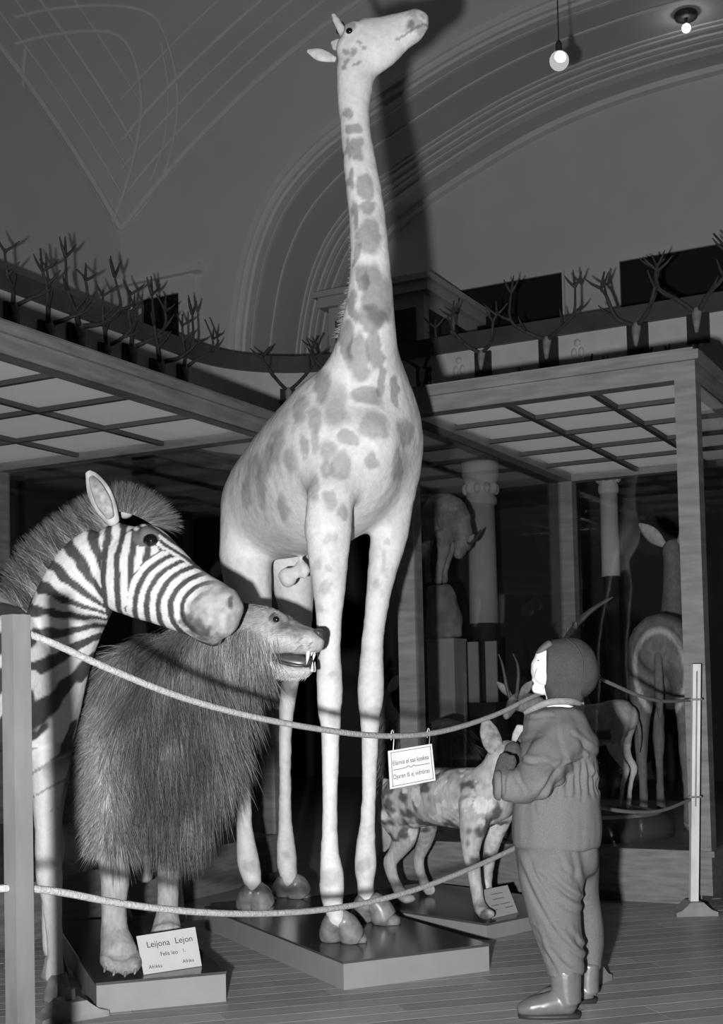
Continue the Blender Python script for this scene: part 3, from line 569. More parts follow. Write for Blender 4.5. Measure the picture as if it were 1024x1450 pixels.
# ---------------------------------------------------------------- zebra
zb = np.array([-1.15, 3.85, 0]); ZB = thing('zebra', zb, 'stuffed zebra with upright mane and turned head at the left edge', 'zebra')
mb = MB(); zd = 3.92
mb.px([(150, 772, zd, 42, 30), (166, 788, zd, 58, 36), (188, 803, zd - .02, 68, 39), (217, 821, zd - .04, 62, 36), (252, 842, zd - .06, 51, 31), (281, 857, zd - .08, 46, 29), (306, 868, zd - .1, 43, 30), (322, 873, zd - .11, 33, 26)], seg=20)
mb.px([(288, 895, zd - .08, 16, 20), (305, 903, zd - .09, 14, 20)]); mb.px([(318, 850, zd - .1, 22, 27), (330, 866, zd - .11, 18, 22)]); mb.px([(204, 757, zd - .07, 14, 12), (222, 764, zd - .07, 14, 11)])
mb.px([(152, 790, zd, 52, 32), (120, 822, zd + .02, 57, 36), (96, 872, zd + .06, 55, 42), (80, 930, zd + .1, 50, 46), (68, 1000, zd + .15, 46, 50), (62, 1050, zd + .2, 40, 50)], seg=20)
ax = nrm([-.62, -.78, 0]); p0 = np.array([-1.0, 4.12, 1.0]); sz = nrm(np.cross(ax, [0, 0, 1]))
mb.tube([(p0, .18, .14), (p0 + ax * .18, .24, .2), (p0 + ax * .55, .27, .25), (p0 + ax * .95, .26, .24), (p0 + ax * 1.2, .2, .18)], side=sz, seg=20)
def leg(mb_, base, nodes, side=(0, 1, 0), sdir=None):                                                  # nodes (forward, z, ra, rb) along a heading
    for_ = np.asarray(sdir); mb_.tube([(np.asarray(base) + for_ * f_ + np.array([0, 0, z_]), a_, b_) for f_, z_, a_, b_ in nodes], side=side, seg=12)
mb.px([(70, 1040, 4.1, 32, 34), (70, 1080, 4.06, 29, 30), (67, 1115, 4.05, 23, 24), (67, 1170, 4.05, 18, 18), (68, 1215, 4.05, 18, 17), (70, 1243, 4.05, 19, 18), (73, 1268, 4.05, 15, 14), (76, 1310, 4.05, 12, 12), (78, 1350, 4.05, 11, 11), (77, 1378, 4.05, 13.5, 13), (80, 1392, 4.05, 11, 11)], seg=14)
lg = [(0, .92, .1, .09), (0, .72, .08, .07), (0, .52, .045, .045), (.01, .42, .045, .045), (0, .3, .028, .028), (0, .15, .027, .027), (.01, .1, .033, .032), (.02, .07, .027, .027)]
leg(mb, (-1.05, 4.36, 0), lg, sdir=(.6, .78, 0))
hl = [(0, .95, .15, .12), (.04, .75, .12, .09), (-.03, .56, .055, .05), (-.07, .48, .045, .045), (-.04, .3, .03, .03), (-.02, .13, .03, .03), (0, .07, .028, .028)]
for s_ in (-1, 1): leg(mb, p0 * [1, 1, 0] + ax * 1.05 + sz * .13 * s_, hl, sdir=-ax)
mb.tube([(p0 + ax * 1.25 + [0, 0, .08], .03, .03), (p0 + ax * 1.36 + [0, 0, -.1], .022, .022), (p0 + ax * 1.38 + [0, 0, -.45], .03, .03)], side=sz)
def zebra_col(V, N):
    x, y = profile(V, zd); wob = (fbm(V, 18, 2, 3) - .5)
    # neck and body: bands across the axis of the neck
    ln = np.hypot(x - 150, y - 770); ang = (150 - x) * .50 + (y - 775) * .72; th_ = np.degrees(np.arctan2(878 - y, 172 - x)); th_ = np.where(th_ < -120, th_ + 360, th_); s_neck = -th_ / 17.5 + wob * .55
    s_cheek = -(x - 150) / 20.0 - .15 * np.sin((y - 800) / 30.) + wob * .5
    r = np.hypot((x - 312) * .92, (y - 866) * 1.15); s_muz = r / 15.5 + wob * .35
    tx, ty = (x - 188) * .825 + (y - 722) * .565, -(x - 188) * .565 + (y - 722) * .825                    # along and below the bridge of the nose
    s_br = ty / 9.5 + wob * .35 + .2
    s = np.where((x < 150) | (y - 722 < -(x - 150) * 1.4), s_neck, s_cheek)
    s = np.where(r < 118 - 12 * wob, s_muz, s); s = np.where((ty < 30 - .10 * tx) & (tx > 18), s_br, s)
    st = np.sin(s * 2 * math.pi); c = np.where(st > 0, 1, 0).astype(float); c = sstep(-.28, .28, st + .06)
    body = (x < 60) & (V[:, 1] < 3.9)
    low = sstep(1060, 1120, y); c = c * (1 - low) + low * .92
    c = .05 + c * .50
    c = np.where((y > 1060), np.where(np.abs(np.sin(y * .09 + x * .05)) < .22 * (1 - sstep(1080, 1180, y)), .25, c), c)
    mz = sstep(66, 36, np.hypot((x - 330) * 1.0, (y - 872) * .95) + wob * 45); c = c * (1 - mz) + mz * (.16 + .26 * fbm(V, 55, 2, 8))
    dk = sstep(22, 8, np.hypot((x - 288 - (y - 893) * .9) * .8, (y - 893) * .75) + (fbm(V, 60, 3, 14) - .5) * 26); c = c * (1 - dk * .75)
    c = c * (1 - .75 * sstep(8, 4, np.hypot((x - 333 - .12 * (y - 858) ** 2 * .2) * 1.5, (y - 858) * .62)))                              # nostril
    eyer = np.hypot((x - 213) * .8, y - 765); c = np.where((eyer < 15), .1, c)
    return c * (1 + .15 * (fbm(V, 60, 2, 4) - .5))
organic('body', mb, .0062, 4, M['stripes'], ZB, zebra_col, lambda V, N: .0025 * (fbm(V, 50, 2, 2) - .5))
obj('eye', MB().ball(W(213, 765, zd - .1), .0225, .016, .019), M['eye'], ZB, True); obj('eye', MB().ball(W(213, 765, zd + .03), .02, .016, .018), M['eye'], ZB, True)
zear = mat('zebra_ear', .35, .8, (30, .5, (1, 1, .4)))
e = MB(); e.px([(160, 738, zd - .05, 10, 9), (150, 718, zd - .06, 16, 9), (140, 697, zd - .06, 17, 6), (131, 678, zd - .05, 11, 4), (125, 669, zd - .05, 5, 3)], seg=14); er = obj('ear', e, zear, ZB, True)
obj('ear_lining', MB().px([(156, 732, zd - .085, 6, 4), (147, 712, zd - .09, 11, 4), (137, 690, zd - .083, 9, 3), (129, 676, zd - .07, 4, 2)], seg=12), mat('ear_lining', .27, .9, (40, .5)), er, True)
obj('ear', MB().px([(178, 728, zd + .09, 10, 8), (176, 712, zd + .11, 12, 6), (172, 700, zd + .11, 7, 4)], seg=12), zear, ZB, True)
n = 8000; tt = RNG.uniform(0, 1, n); cx = np.interp(tt, [0, .3, .6, .85, 1], [150, 105, 62, 38, 22]); cy = np.interp(tt, [0, .3, .6, .85, 1], [737, 766, 800, 845, 895])
roots = np.array([W(a + 5, b + 6, zd + RNG.uniform(-.012, .03)) for a, b in zip(cx, cy)]); nd = np.array([[-.62, 0, .78]] * n); st = np.sin(tt * 42) > 0
hair('mane', roots, nd, RNG.uniform(.06, .13, n), np.where(st, RNG.uniform(.12, .24, n), RNG.uniform(.04, .09, n)), .0011, M['hairm'], ZB, .1, .2)
n = 4200; tt = RNG.uniform(0, 1, n); roots = np.array([W(162 + 55 * t_, 724 + 20 * t_ * t_, zd + RNG.uniform(-.02, .03)) for t_ in tt]); nd = np.stack([.15 + 1.05 * tt ** 2, 0 * tt, 1 - .75 * tt], 1)
hair('forelock', roots, nd, RNG.uniform(.06, .1, n), RNG.uniform(.06, .16, n), .0011, M['hairm'], ZB, .25, .22)
for b, s_ in ((onz(82, 1416, 0), 1), (np.array([-1.05 + .01, 4.36 + .01, 0]), 1)):
    obj('hoof', MB().lathe(np.array([b[0], b[1], 0]), [(.045, 0), (.047, .01), (.034, .055), (.028, .08)], seg=16), M['hoof'], ZB, True)
for s_ in (-1, 1):
    b = p0 * [1, 1, 0] + ax * 1.05 + sz * .13 * s_; obj('hoof', MB().lathe(b, [(.045, 0), (.047, .01), (.034, .055), (.028, .08)], seg=16), M['hoof'], ZB, True)

# ---------------------------------------------------------------- lion on its base
ld = math.radians(19); l0 = onz(137, 1436, 0); LB = .09; la_, lb_ = (math.cos(ld), math.sin(ld)), (-math.sin(ld), math.cos(ld))
plinth('display_platform', l0, la_, lb_, .385, 1.12, LB, 'low base with a dark top under the lion')
LN = thing('lion', (-.75, 4.35, LB), 'stuffed maned lion with open jaws and bared teeth between zebra and giraffe', 'lion')
mb = MB(); bd = np.array([-lb_[0] * -1, lb_[1], 0]); sdl = np.array([la_[0], la_[1], 0])
sh = np.array([-.69, 4.28, .80]); bd = nrm([-.2, .98, 0]); sdl = np.array([bd[1], -bd[0], 0])
mb.tube([(sh - bd * .12 + [0, 0, .04], .17, .14), (sh + bd * .05, .22, .18), (sh + bd * .3, .2, .16), (sh + bd * .6, .2, .17), (sh + bd * .78, .15, .13)], side=sdl, seg=18)
mb.px([(330, 905, 4.16, 50, 46), (292, 950, 4.18, 74, 62), (264, 1010, 4.18, 88, 70), (252, 1070, 4.17, 90, 68), (246, 1125, 4.16, 72, 52), (242, 1160, 4.15, 45, 34)], seg=18)
mb.px([(232, 925, 4.22, 34, 34), (205, 955, 4.22, 44, 42), (185, 1000, 4.22, 46, 44), (172, 1045, 4.2, 40, 40)], seg=16)
mb.px([(322, 892, 4.14, 40, 36), (352, 897, 4.12, 42, 40), (380, 896, 4.1, 37, 36), (402, 899, 4.08, 29, 28), (424, 905, 4.07, 22, 25), (442, 909, 4.06, 19, 23), (450, 911, 4.06, 14, 18)], seg=18)
mb.px([(366, 930, 4.11, 20, 26), (388, 944, 4.09, 13, 22), (412, 951, 4.07, 9.5, 19), (432, 951, 4.06, 8, 15), (440, 946, 4.06, 6, 12)], seg=14)
mb.px([(392, 872, 4.035, 8, 8), (404, 876, 4.035, 6, 7)])
mb.px([(152, 1040, 4.2, 34, 34), (150, 1100, 4.12, 35, 32), (152, 1160, 4.07, 30, 27), (158, 1212, 4.04, 22, 20), (163, 1243, 4.03, 21, 20), (161, 1275, 4.03, 18, 18), (162, 1312, 4.03, 19, 19), (166, 1338, 4.01, 24, 24), (170, 1352, 3.99, 26, 26)], seg=14)
mb.px([(236, 1090, 4.4, 32, 28), (239, 1150, 4.4, 25, 22), (239, 1205, 4.4, 18, 17), (238, 1250, 4.4, 15.5, 15), (237, 1290, 4.4, 16, 16), (236, 1315, 4.38, 21, 20), (236, 1325, 4.36, 24, 24)], seg=12)
for k, (x, y) in enumerate(((152, 1366), (163, 1371), (177, 1374), (190, 1370))): mb.px([(x + 1, y - 14, 4.0, 11, 12), (x, y - 4, 3.94, 10, 11), (x, y + 2, 3.915, 7, 7)], seg=10)
for x in (218, 231, 244, 255): mb.px([(x, 1330, 4.34, 10, 10), (x, 1337, 4.3, 9, 9)], seg=10)
hleg = [(.02, .78, .15, .11), (.05, .6, .11, .09), (-.04, .42, .055, .05), (-.08, .36, .045, .045), (-.04, .22, .035, .035), (0, .13, .04, .045), (.06, .115, .035, .05)]
for s_ in (-1, 1): leg(mb, (sh + bd * .68) * [1, 1, 0] + sdl * .1 * s_, hleg, sdir=-bd)
mb.tube([(sh + bd * .85 + [0, 0, .02], .03, .03), (sh + bd * .9 + [0, 0, -.2], .022, .022), (sh + bd * .86 + [0, 0, -.5], .02, .02), (sh + bd * .88 + [0, 0, -.58], .03, .03)], side=sdl)
def lion_mane(V):
    x, y = profile(V, 4.15)
    return sstep(398, 352, x + .3 * (y - 930) + (fbm(V, 30, 2, 71) - .5) * 30) * sstep(870, 900, y + .3 * (330 - x)) * np.maximum(sstep(150, 185, x + (fbm(V, 12, 2) - .5) * 40), sstep(1030, 1000, y)) * sstep(1200, 1165, y) * (V[:, 1] < 4.55)
def lion_col(V, N):
    x, y = profile(V, 4.1); c = .30 + .18 * (fbm(V, 20, 3, 3) - .5); c = c * (1 - .5 * sstep(.3, .8, lion_mane(V)))
    c = np.where((x > 345), c * .92, c); c += .12 * sstep(24, 8, np.abs(y - (916 + (x - 400) * .05))) * sstep(350, 380, x) + .14 * sstep(360, 372, x) * sstep(925, 945, y)
    c = c * (1 - .4 * sstep(.45, .7, fbm(V, 30, 2, 21)) * sstep(380, 400, x) * sstep(905, 890, y))
    wh = (x > 418) & (x < 446) & (y > 905) & (y < 920); c = np.where(wh & (np.sin(x * 1.25) * np.sin(y * 1.4 + x * .3) > .6), c * .45, c); c = c * (1 - .5 * sstep(7, 3, np.abs(y - (884 + (x - 396) * .28))) * sstep(394, 404, x) * sstep(440, 420, x)); c = c * (1 - .35 * sstep(6, 2, np.abs(y - 897 - (x - 400) * .2)) * sstep(398, 410, x) * sstep(435, 420, x))                                                      # nose
    mo = (x > 389 - 3) & (y > 926 + (x - 389) * .03) & (y < 937 + (x - 389) * .2) & (x < 447); c = np.where(mo, .05, c)
    ring = np.hypot(x - 391, (y - 877) * 1.2); c = np.where((ring < 9), .1, c); c = np.where((y > 1340) & (N[:, 2] < .5), c * .75, c)
    return c * (1 + .25 * (fbm(V, 60, 2, 9) - .5))
o, LV, LNN = organic('body', mb, .0065, 4, M['fur'], LN, lion_col, lambda V, N: .004 * (fbm(V, 45, 2, 2) - .5))
obj('eye', MB().ball(W(391, 877, 4.022), .011, .009, .010), M['eye'], LN, True); obj('eye', MB().ball(W(396, 876, 4.15), .011, .009, .010), M['eye'], LN, True)
obj('nose', MB().px([(446, 894, 4.05, 4, 13), (452, 897, 4.05, 7, 14), (455, 903, 4.05, 6, 11), (455, 909, 4.05, 3, 5)], seg=12), M['nose'], LN, True)
obj('mouth_lining', MB().px([(390, 930, 4.09, 5, 15), (404, 935, 4.08, 11, 14), (425, 939, 4.07, 13, 11), (438, 938, 4.07, 8, 8)], seg=12), M['mouth'], LN, True)
obj('tongue', MB().px([(398, 938, 4.055, 3, 6), (416, 942, 4.05, 3.5, 7), (430, 943, 4.05, 2.5, 6)], seg=10), M['mouth'], LN, True)
for x, y, d, L, r in ((436, 923, 4.035, 18, 3.6), (442, 922, 4.045, 7, 2.2), (446, 921, 4.055, 6, 2.0), (445, 922, 4.10, 14, 3)):
    obj('tooth', MB().px([(x + 1, y - 3, d, r, r), (x - .3, y + L * .45, d - .005, r * .72, r * .72), (x - 1.8, y + L, d - .005, .3, .3)], seg=8), M['tooth'], LN, True)
for x, d in ((442, 4.035), (445, 4.09)): obj('tooth', MB().px([(x, 950, d, 2.6, 2.6), (x + .5, 944, d, 1.8, 1.8), (x + 1, 937, d, .3, .3)], seg=8), M['tooth'], LN, True)
obj('ear', MB().px([(330, 885, 4.08, 12, 8), (320, 874, 4.07, 13, 6), (314, 868, 4.07, 8, 4)], seg=12), pale, LN, True); obj('ear', MB().px([(352, 874, 4.24, 11, 8), (346, 866, 4.25, 11, 6), (342, 862, 4.25, 7, 4)], seg=12), pale, LN, True)
for x, y in ((149, 1376), (162, 1381), (178, 1383), (192, 1379)): obj('claw', MB().px([(x, y - 6, 3.905, 2.6, 2.6), (x - 1, y - 1, 3.895, 1.6, 1.6), (x - 2, y + 1, 3.893, .5, .5)], seg=6), M['hoof'], LN, True)
mw = lion_mane(LV); front = (LNN[:, 1] < .45); pr = np.where(front, mw, 0) ** 1.0; pr = pr / pr.sum(); n = 30000; idx = RNG.choice(len(LV), n, p=pr); roots = LV[idx] - LNN[idx] * .004
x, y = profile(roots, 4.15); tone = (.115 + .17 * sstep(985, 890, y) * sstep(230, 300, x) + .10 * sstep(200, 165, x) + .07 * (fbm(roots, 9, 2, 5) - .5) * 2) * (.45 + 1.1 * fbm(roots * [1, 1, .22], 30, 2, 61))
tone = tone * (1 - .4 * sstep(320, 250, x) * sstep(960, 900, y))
gv = np.array([.10, -.22, -.85]); tg = gv - LNN[idx] * (LNN[idx] @ gv)[:, None] * .92; tg /= np.linalg.norm(tg, axis=1)[:, None] + .15
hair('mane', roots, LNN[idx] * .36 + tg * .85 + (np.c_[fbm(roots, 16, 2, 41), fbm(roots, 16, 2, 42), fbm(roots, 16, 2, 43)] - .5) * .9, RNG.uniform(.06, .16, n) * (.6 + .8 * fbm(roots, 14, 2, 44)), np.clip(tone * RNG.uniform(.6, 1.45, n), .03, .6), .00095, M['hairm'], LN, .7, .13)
xx, yy = profile(LV, 4.1); hs = np.where((xx > 338) & (yy < 962) & (yy > 850) & ~((xx > 384) & (yy > 922) & (yy < 946)) & (xx < 446) & (np.hypot(xx - 391, yy - 877) > 10))[0]; idx = RNG.choice(hs, 9000); hc = lion_col(LV, LNN)[idx]
hair('face_fur', LV[idx], LNN[idx] * .25 + np.array([-.85, 0, -.25]), RNG.uniform(.008, .02, 9000) + .02 * sstep(385, 350, xx[idx]), hc * RNG.uniform(.75, 1.2, 9000), .0008, M['hairm'], LN, .2, .15, 2)
n = 3600; rr = np.where((LV[:, 1] < 4.3) & (LNN[:, 1] < .3) & (LV[:, 2] > .45) & (LV[:, 2] < .9))[0]; x, y = profile(LV[rr], 4.15); rr = rr[(x > 118) & (x < 175)]
idx = RNG.choice(rr, n); hair('elbow_fur', LV[idx], LNN[idx] * .5 + np.array([-.25, 0, -.7]), RNG.uniform(.04, .08, n), RNG.uniform(.14, .34, n), .0009, M['hairm'], LN, .5, .25)

# ---------------------------------------------------------------- cards and signs
def card(name, label, bl, br, tr, tl, m, cat='sign'):
    bl, br, tr, tl = map(np.asarray, (bl, br, tr, tl)); c = (bl + br) / 2; nn = nrm(np.cross(br - bl, tl - bl))
    t = thing(name, c, label, cat); obj('card', MB().prism([bl - nn * .0008, br - nn * .0008, tr - nn * .0008, tl - nn * .0008], -nn * .003), m, t)
    R, U = br - bl, tl - bl
    return t, (lambda a, b: bl + R * a + U * b + (tr - br - U) * a * b + nn * .0004), R, U
def strokes(par, at, U, segs, m, wd=.0016, nm='printed_line'):
    for (a0, b0, a1, b1) in segs: obj(nm, MB().bar(at(a0, b0), at(a1, b1), wd, .0004, up=np.cross(U, at(1, 0) - at(0, 0))), m, par)
bl, br = onz(204, 1381, LB), onz(286, 1368.5, LB)
t, at, R, U = card('lion_label', 'white card reading Leijona Lejon leaning at the lion paws', bl + [0, 0, .002], br + [0, 0, .002], W(276.5, 1312.4, br[1] + .05), W(193.5, 1325.6, bl[1] + .05), M['card'])
wR = np.linalg.norm(R)
text_mesh('lettering', 'Leijona', .027, at(.13, .66), R, U, M['ink'], t, fit=wR * .40); text_mesh('lettering', 'Lejon', .027, at(.61, .66), R, U, M['ink'], t, fit=wR * .31)
text_mesh('lettering', 'Felis leo', .018, at(.33, .40), R, U, M['ink'], t, fit=wR * .30); text_mesh('lettering', 'L.', .014, at(.72, .42), R, U, M['ink'], t)
text_mesh('lettering', 'Afrikka', .015, at(.10, .12), R, U, M['ink'], t, fit=wR * .23); text_mesh('lettering', 'Afrika', .015, at(.68, .14), R, U, M['ink'], t, fit=wR * .2)
SD = 3.36
t, at, R, U = card('rope_sign', 'white card in Finnish and Swedish hanging from the upper rope', W(553.2, 1117.5, SD), W(617.2, 1105, SD + .07), W(611.8, 1053.2, SD + .07), W(550.3, 1063.4, SD), M['card'])
wR = np.linalg.norm(R)
text_mesh('lettering', 'Eläimiä ei saa koskea', .017, at(.07, .60), R, U, M['ink'], t, fit=wR * .80); text_mesh('lettering', 'Djuren få ej vidröras', .017, at(.07, .24), R, U, M['ink'], t, fit=wR * .80)
strokes(t, at, U, [(.05, .04, .05, .95), (.95, .05, .95, .95), (.04, .06, .96, .06), (.04, .94, .96, .94)], M['ink'], .0012, 'border_line')
strokes(t, at, U, [(.08, .48, .36, .485), (.36, .485, .42, .53), (.42, .53, .48, .47), (.48, .47, .54, .52), (.54, .52, .58, .49), (.58, .49, .9, .49)], M['ink'], .0014)
sign = t; sign_at = at
bl, br = onz(698, 1301, .06), onz(734, 1292.5, .06)
t, at, R, U = card('dog_label', 'small grey printed card leaning at the wild dog paws', bl + [0, 0, .002], br + [0, 0, .002], W(719, 1253, br[1] + .07), W(679, 1261, bl[1] + .07), mat('grey_card', .36, .8, (20, .05)))
strokes(t, at, U, [(.3, .78, .72, .78), (.3, .6, .7, .6), (.15, .4, .42, .4), (.5, .4, .85, .4), (.1, .25, .3, .25), (.6, .25, .9, .25)], M['ink2'], .004)

# ---------------------------------------------------------------- rope barrier
P1, P2, P0 = np.array([.675, 4.13, 0]), np.array([1.318, 5.325, 0]), np.array([-.645, 2.45, 0])
def foot_mesh(c, rz, m, par, wd=.18, dp=.1):
    a, d = np.array([math.cos(rz), math.sin(rz), 0]), np.array([-math.sin(rz), math.cos(rz), 0]); h = wd / 2
    pr = [(-h, 0), (h, 0), (h, .016), (h * .72, .024), (h * .5, .04), (h * .32, .055), (-h * .32, .055), (-h * .5, .04), (-h * .72, .024), (-h, .016)]
    return obj('foot', MB().prism([c + a * s_ + [0, 0, z_] - d * dp / 2 for s_, z_ in pr], d * dp), m, par)
def barrier(loc, hgt, wd, dp, rz, top_off, m, label, foot=True):
    t = thing('barrier_post', loc, label, 'post', 'wooden posts of the rope barrier'); a, d = np.array([math.cos(rz), math.sin(rz), 0]), np.array([-math.sin(rz), math.cos(rz), 0])
    foot_mesh(loc, rz, M['foot'], t, .168); z0 = .05; b, tp = loc + [0, 0, z0], loc + np.array(top_off) + [0, 0, hgt]
    v = [p + a * i * wd / 2 + d * j * dp / 2 for p in (b, tp) for i, j in ((-1, -1), (1, -1), (1, 1), (-1, 1))]
    obj('pole', MB().add(v, [(3, 2, 1, 0), (4, 5, 6, 7), (0, 1, 5, 4), (1, 2, 6, 5), (2, 3, 7, 6), (3, 0, 4, 7)]), m, t)
    return t, b, tp, a, d
t, b, tp, a, d = barrier(P2, 1.01, .032, .028, 0.03, (.042, 0, 0), M['postw'], 'pale worn barrier post standing before the right case')
obj('groove', MB().bar(b + (tp - b) * .4 - d * .0153, b + (tp - b) * .97 - d * .0153, .006, .001, up=d), M['foot'], t)
for k in (.44, .85): obj('rope_loop', MB().tube([(b + (tp - b) * k + a * .025 * math.cos(q) + d * .021 * math.sin(q), .005, .005) for q in np.linspace(0, 2 * math.pi, 13)], sub=1, seg=6, side=(0, 0, 1)), M['rope'], t)
barrier(P1, .97, .036, .03, .9, (0, 0, 0), M['postw'], 'barrier post hidden behind the standing child')
barrier(P0, 1.075, .04, .035, .9, (-.004, 0, 0), M['post'], 'grey barrier post close to the camera at the left edge')
def rope(pts, A, B, label, r=.0075):
    n2 = nrm(np.cross(B - A, [0, 0, 1])); out = []
    for px, py in pts:
        dr = ray(px, py); out.append((EYE + dr * (((A - EYE) @ n2) / (dr @ n2)), r, r))
    c = out[len(out) // 2][0]; return tag(obj('barrier_rope', MB().tube(out, seg=8, sub=4, side=(0, 0, 1)), M['rope'], None, True, base=c), label, 'rope', 'cords of the rope barrier')
rope([(32, 894), (80, 913), (150, 945), (250, 985), (350, 1013), (450, 1032), (540, 1042), (620, 1037), (700, 1013), (760, 984), (836, 955)], P0, P1, 'upper slack rope passing the zebra, lion and giraffe')
rope([(34, 1257), (90, 1264), (170, 1279), (260, 1290), (350, 1294), (440, 1290), (520, 1278), (600, 1256), (680, 1224), (740, 1196), (836, 1152)], P0, P1, 'lower slack rope passing the zebra, lion and giraffe')
rope([(840, 956), (870, 970), (905, 985), (940, 993), (984, 991)], P1, P2, 'upper rope right of the child, before the waterbuck', .0068)
rope([(842, 1141), (870, 1147), (905, 1150), (940, 1147), (983, 1130)], P1, P2, 'lower rope right of the child, before the waterbuck', .0068)
PL = P0 + np.array([-1.2, -.5, 0])
rope([(-190, 1240), (-80, 1262), (18, 1257)], P0, PL, 'short end of rope running out at the left edge')
for px, a_ in ((556, .1), (607, .93)):
    n2 = nrm(np.cross(P1 - P0, [0, 0, 1])); dr = ray(px, 1041 if px < 580 else 1038); q = EYE + dr * (((P0 - EYE) @ n2) / (dr @ n2)); e_ = sign_at(a_, .97)
    obj('hook', MB().tube([(q + [-.004, .0, -.012], .0011, .0011), (q + [-.004, -.012, .004], .0011, .0011), (q + [0, 0, .013], .0011, .0011), (q + [.004, .011, 0], .0011, .0011), ((q + e_) / 2 + [.002, 0, 0], .0011, .0011), (e_, .0011, .0011)], seg=6, sub=3), M['wire'], sign)
q = onz(118, 1449, 0); t = thing('wooden_block', q, 'small sloped wooden block on the floor beside the lion base', 'block')
foot_mesh(q + [-.05, .06, 0], .6, M['foot'], t, .2, .09); obj('block_pin', MB().lathe(q + [-.05, .06, .055], [(.016, 0), (.014, .03)], seg=10), M['foot'], t)

# ---------------------------------------------------------------- the child
KB = np.array([.60, 3.8, 0]); mb = MB()
mb.px([(800, 938, 3.8, 36, 34), (783, 948, 3.8, 35, 32), (770, 950, 3.8, 27, 26)], seg=16)                              # skull and face
mb.px([(770, 928, 3.8, 12, 20), (764, 930, 3.8, 8, 15)]); mb.px([(766, 941, 3.8, 7, 7), (758, 944, 3.8, 4.6, 4.6), (754.5, 945, 3.8, 3, 3.6)])
mb.px([(766, 956, 3.8, 10, 14), (758, 956, 3.8, 4.5, 8), (754.5, 955.5, 3.8, 2.2, 6)]); mb.px([(766, 966, 3.8, 10, 14), (757, 963, 3.8, 4, 7), (754.5, 962.5, 3.8, 2.0, 5)]); mb.px([(768, 974, 3.8, 11, 15), (758, 975, 3.8, 7, 9)])
mb.px([(772, 955, 3.76, 15, 10), (767, 962, 3.765, 12, 9)]); mb.px([(772, 955, 3.84, 15, 10), (767, 962, 3.835, 12, 9)])
mb.px([(795, 970, 3.8, 22, 20), (792, 1005, 3.8, 20, 19), (790, 1040, 3.8, 30, 28), (789, 1100, 3.8, 32, 30), (790, 1170, 3.8, 38, 36), (790, 1210, 3.8, 36, 34)], seg=16)
mb.px([(792, 1042, 3.76, 14, 13), (768, 1085, 3.68, 14, 14), (752, 1112, 3.63, 14, 14), (715, 1108, 3.62, 10, 10), (708, 1095, 3.625, 9, 9)]); mb.px([(790, 1030, 3.9, 18, 16), (760, 1085, 3.92, 14, 14), (745, 1108, 3.9, 13, 13), (728, 1085, 3.8, 9, 9)])
mb.px([(785, 1200, 3.76, 22, 20), (790, 1290, 3.73, 17, 17), (800, 1370, 3.73, 11, 11), (803, 1420, 3.73, 10, 10)]); mb.px([(812, 1200, 3.86, 18, 18), (824, 1290, 3.91, 13, 13), (836, 1370, 3.91, 9, 9), (836, 1405, 3.9, 9, 9)])
kid, _, _ = organic('person', mb, .0034, 3, M['skin'], None, None, None, KB)
tag(kid, 'small child in knitted cap and wool outfit looking up at the giraffe', 'person')
ORG[kid.name] = KB
for d_ in (3.768, 3.832): obj('eye', MB().ball(W(763.5, 936, d_), .0055, .005, .004, seg=12), M['eye'], kid, True)
obj('fringe', MB().px([(778, 912, 3.78, 6, 14), (768, 919, 3.78, 5, 14), (761, 924, 3.78, 2.2, 9)], seg=10), M['hairdark'], kid, True)
mb = MB().px([(846, 950, 3.8, 16, 15), (838, 950, 3.8, 31, 28), (822, 949, 3.8, 42, 38), (805, 947, 3.8, 45, 41), (787, 946, 3.8, 42, 38), (771, 945, 3.8, 36, 34)], seg=22, cap=.04)
mb.px([(817, 978, 3.8, 21, 31), (800, 981, 3.8, 20, 32), (780, 977, 3.8, 17, 27)], seg=16, cap=.3)
capo, _, _ = organic('cap', mb, .006, 3, M['cap'], kid, None, lambda V, N: .003 * (fbm(V, 40, 2, 4) - .5))
obj('cap_seam', MB().px([(803, 905, 3.765, 1.4, 1.4), (815, 915, 3.735, 1.4, 1.4), (824, 932, 3.722, 1.4, 1.4), (825, 950, 3.722, 1.4, 1.4), (820, 968, 3.73, 1.4, 1.4)], seg=6), M['cap'], capo, True)
def creases(V, N, lines, sc_, ox, oy, Y):
    x, y = profile(V, Y); out = np.zeros(len(V)); nearside = sstep(.35, -.1, N[:, 1])
    for a, b, c, d, wd, dp in lines:
        x0, y0, x1, y1 = ox + a * sc_, oy + b * sc_, ox + c * sc_, oy + d * sc_; L2 = (x1 - x0) ** 2 + (y1 - y0) ** 2
        t = np.clip(((x - x0) * (x1 - x0) + (y - y0) * (y1 - y0)) / L2, 0, 1); bow = 3.0 * np.sin(t * math.pi); ds = ((x - x0) * (y1 - y0) - (y - y0) * (x1 - x0)) / math.sqrt(L2) + bow
        en = np.hypot(x - x0 - t * (x1 - x0), y - y0 - t * (y1 - y0)); tap = np.sin(np.clip(t, .06, .94) * math.pi) ** .5 * (en < wd * 4 + 4)
        out += tap * dp * (-np.exp(-(ds / wd) ** 2) + .75 * np.exp(-((ds - 2.1 * wd) / (1.3 * wd)) ** 2))
    return out * nearside
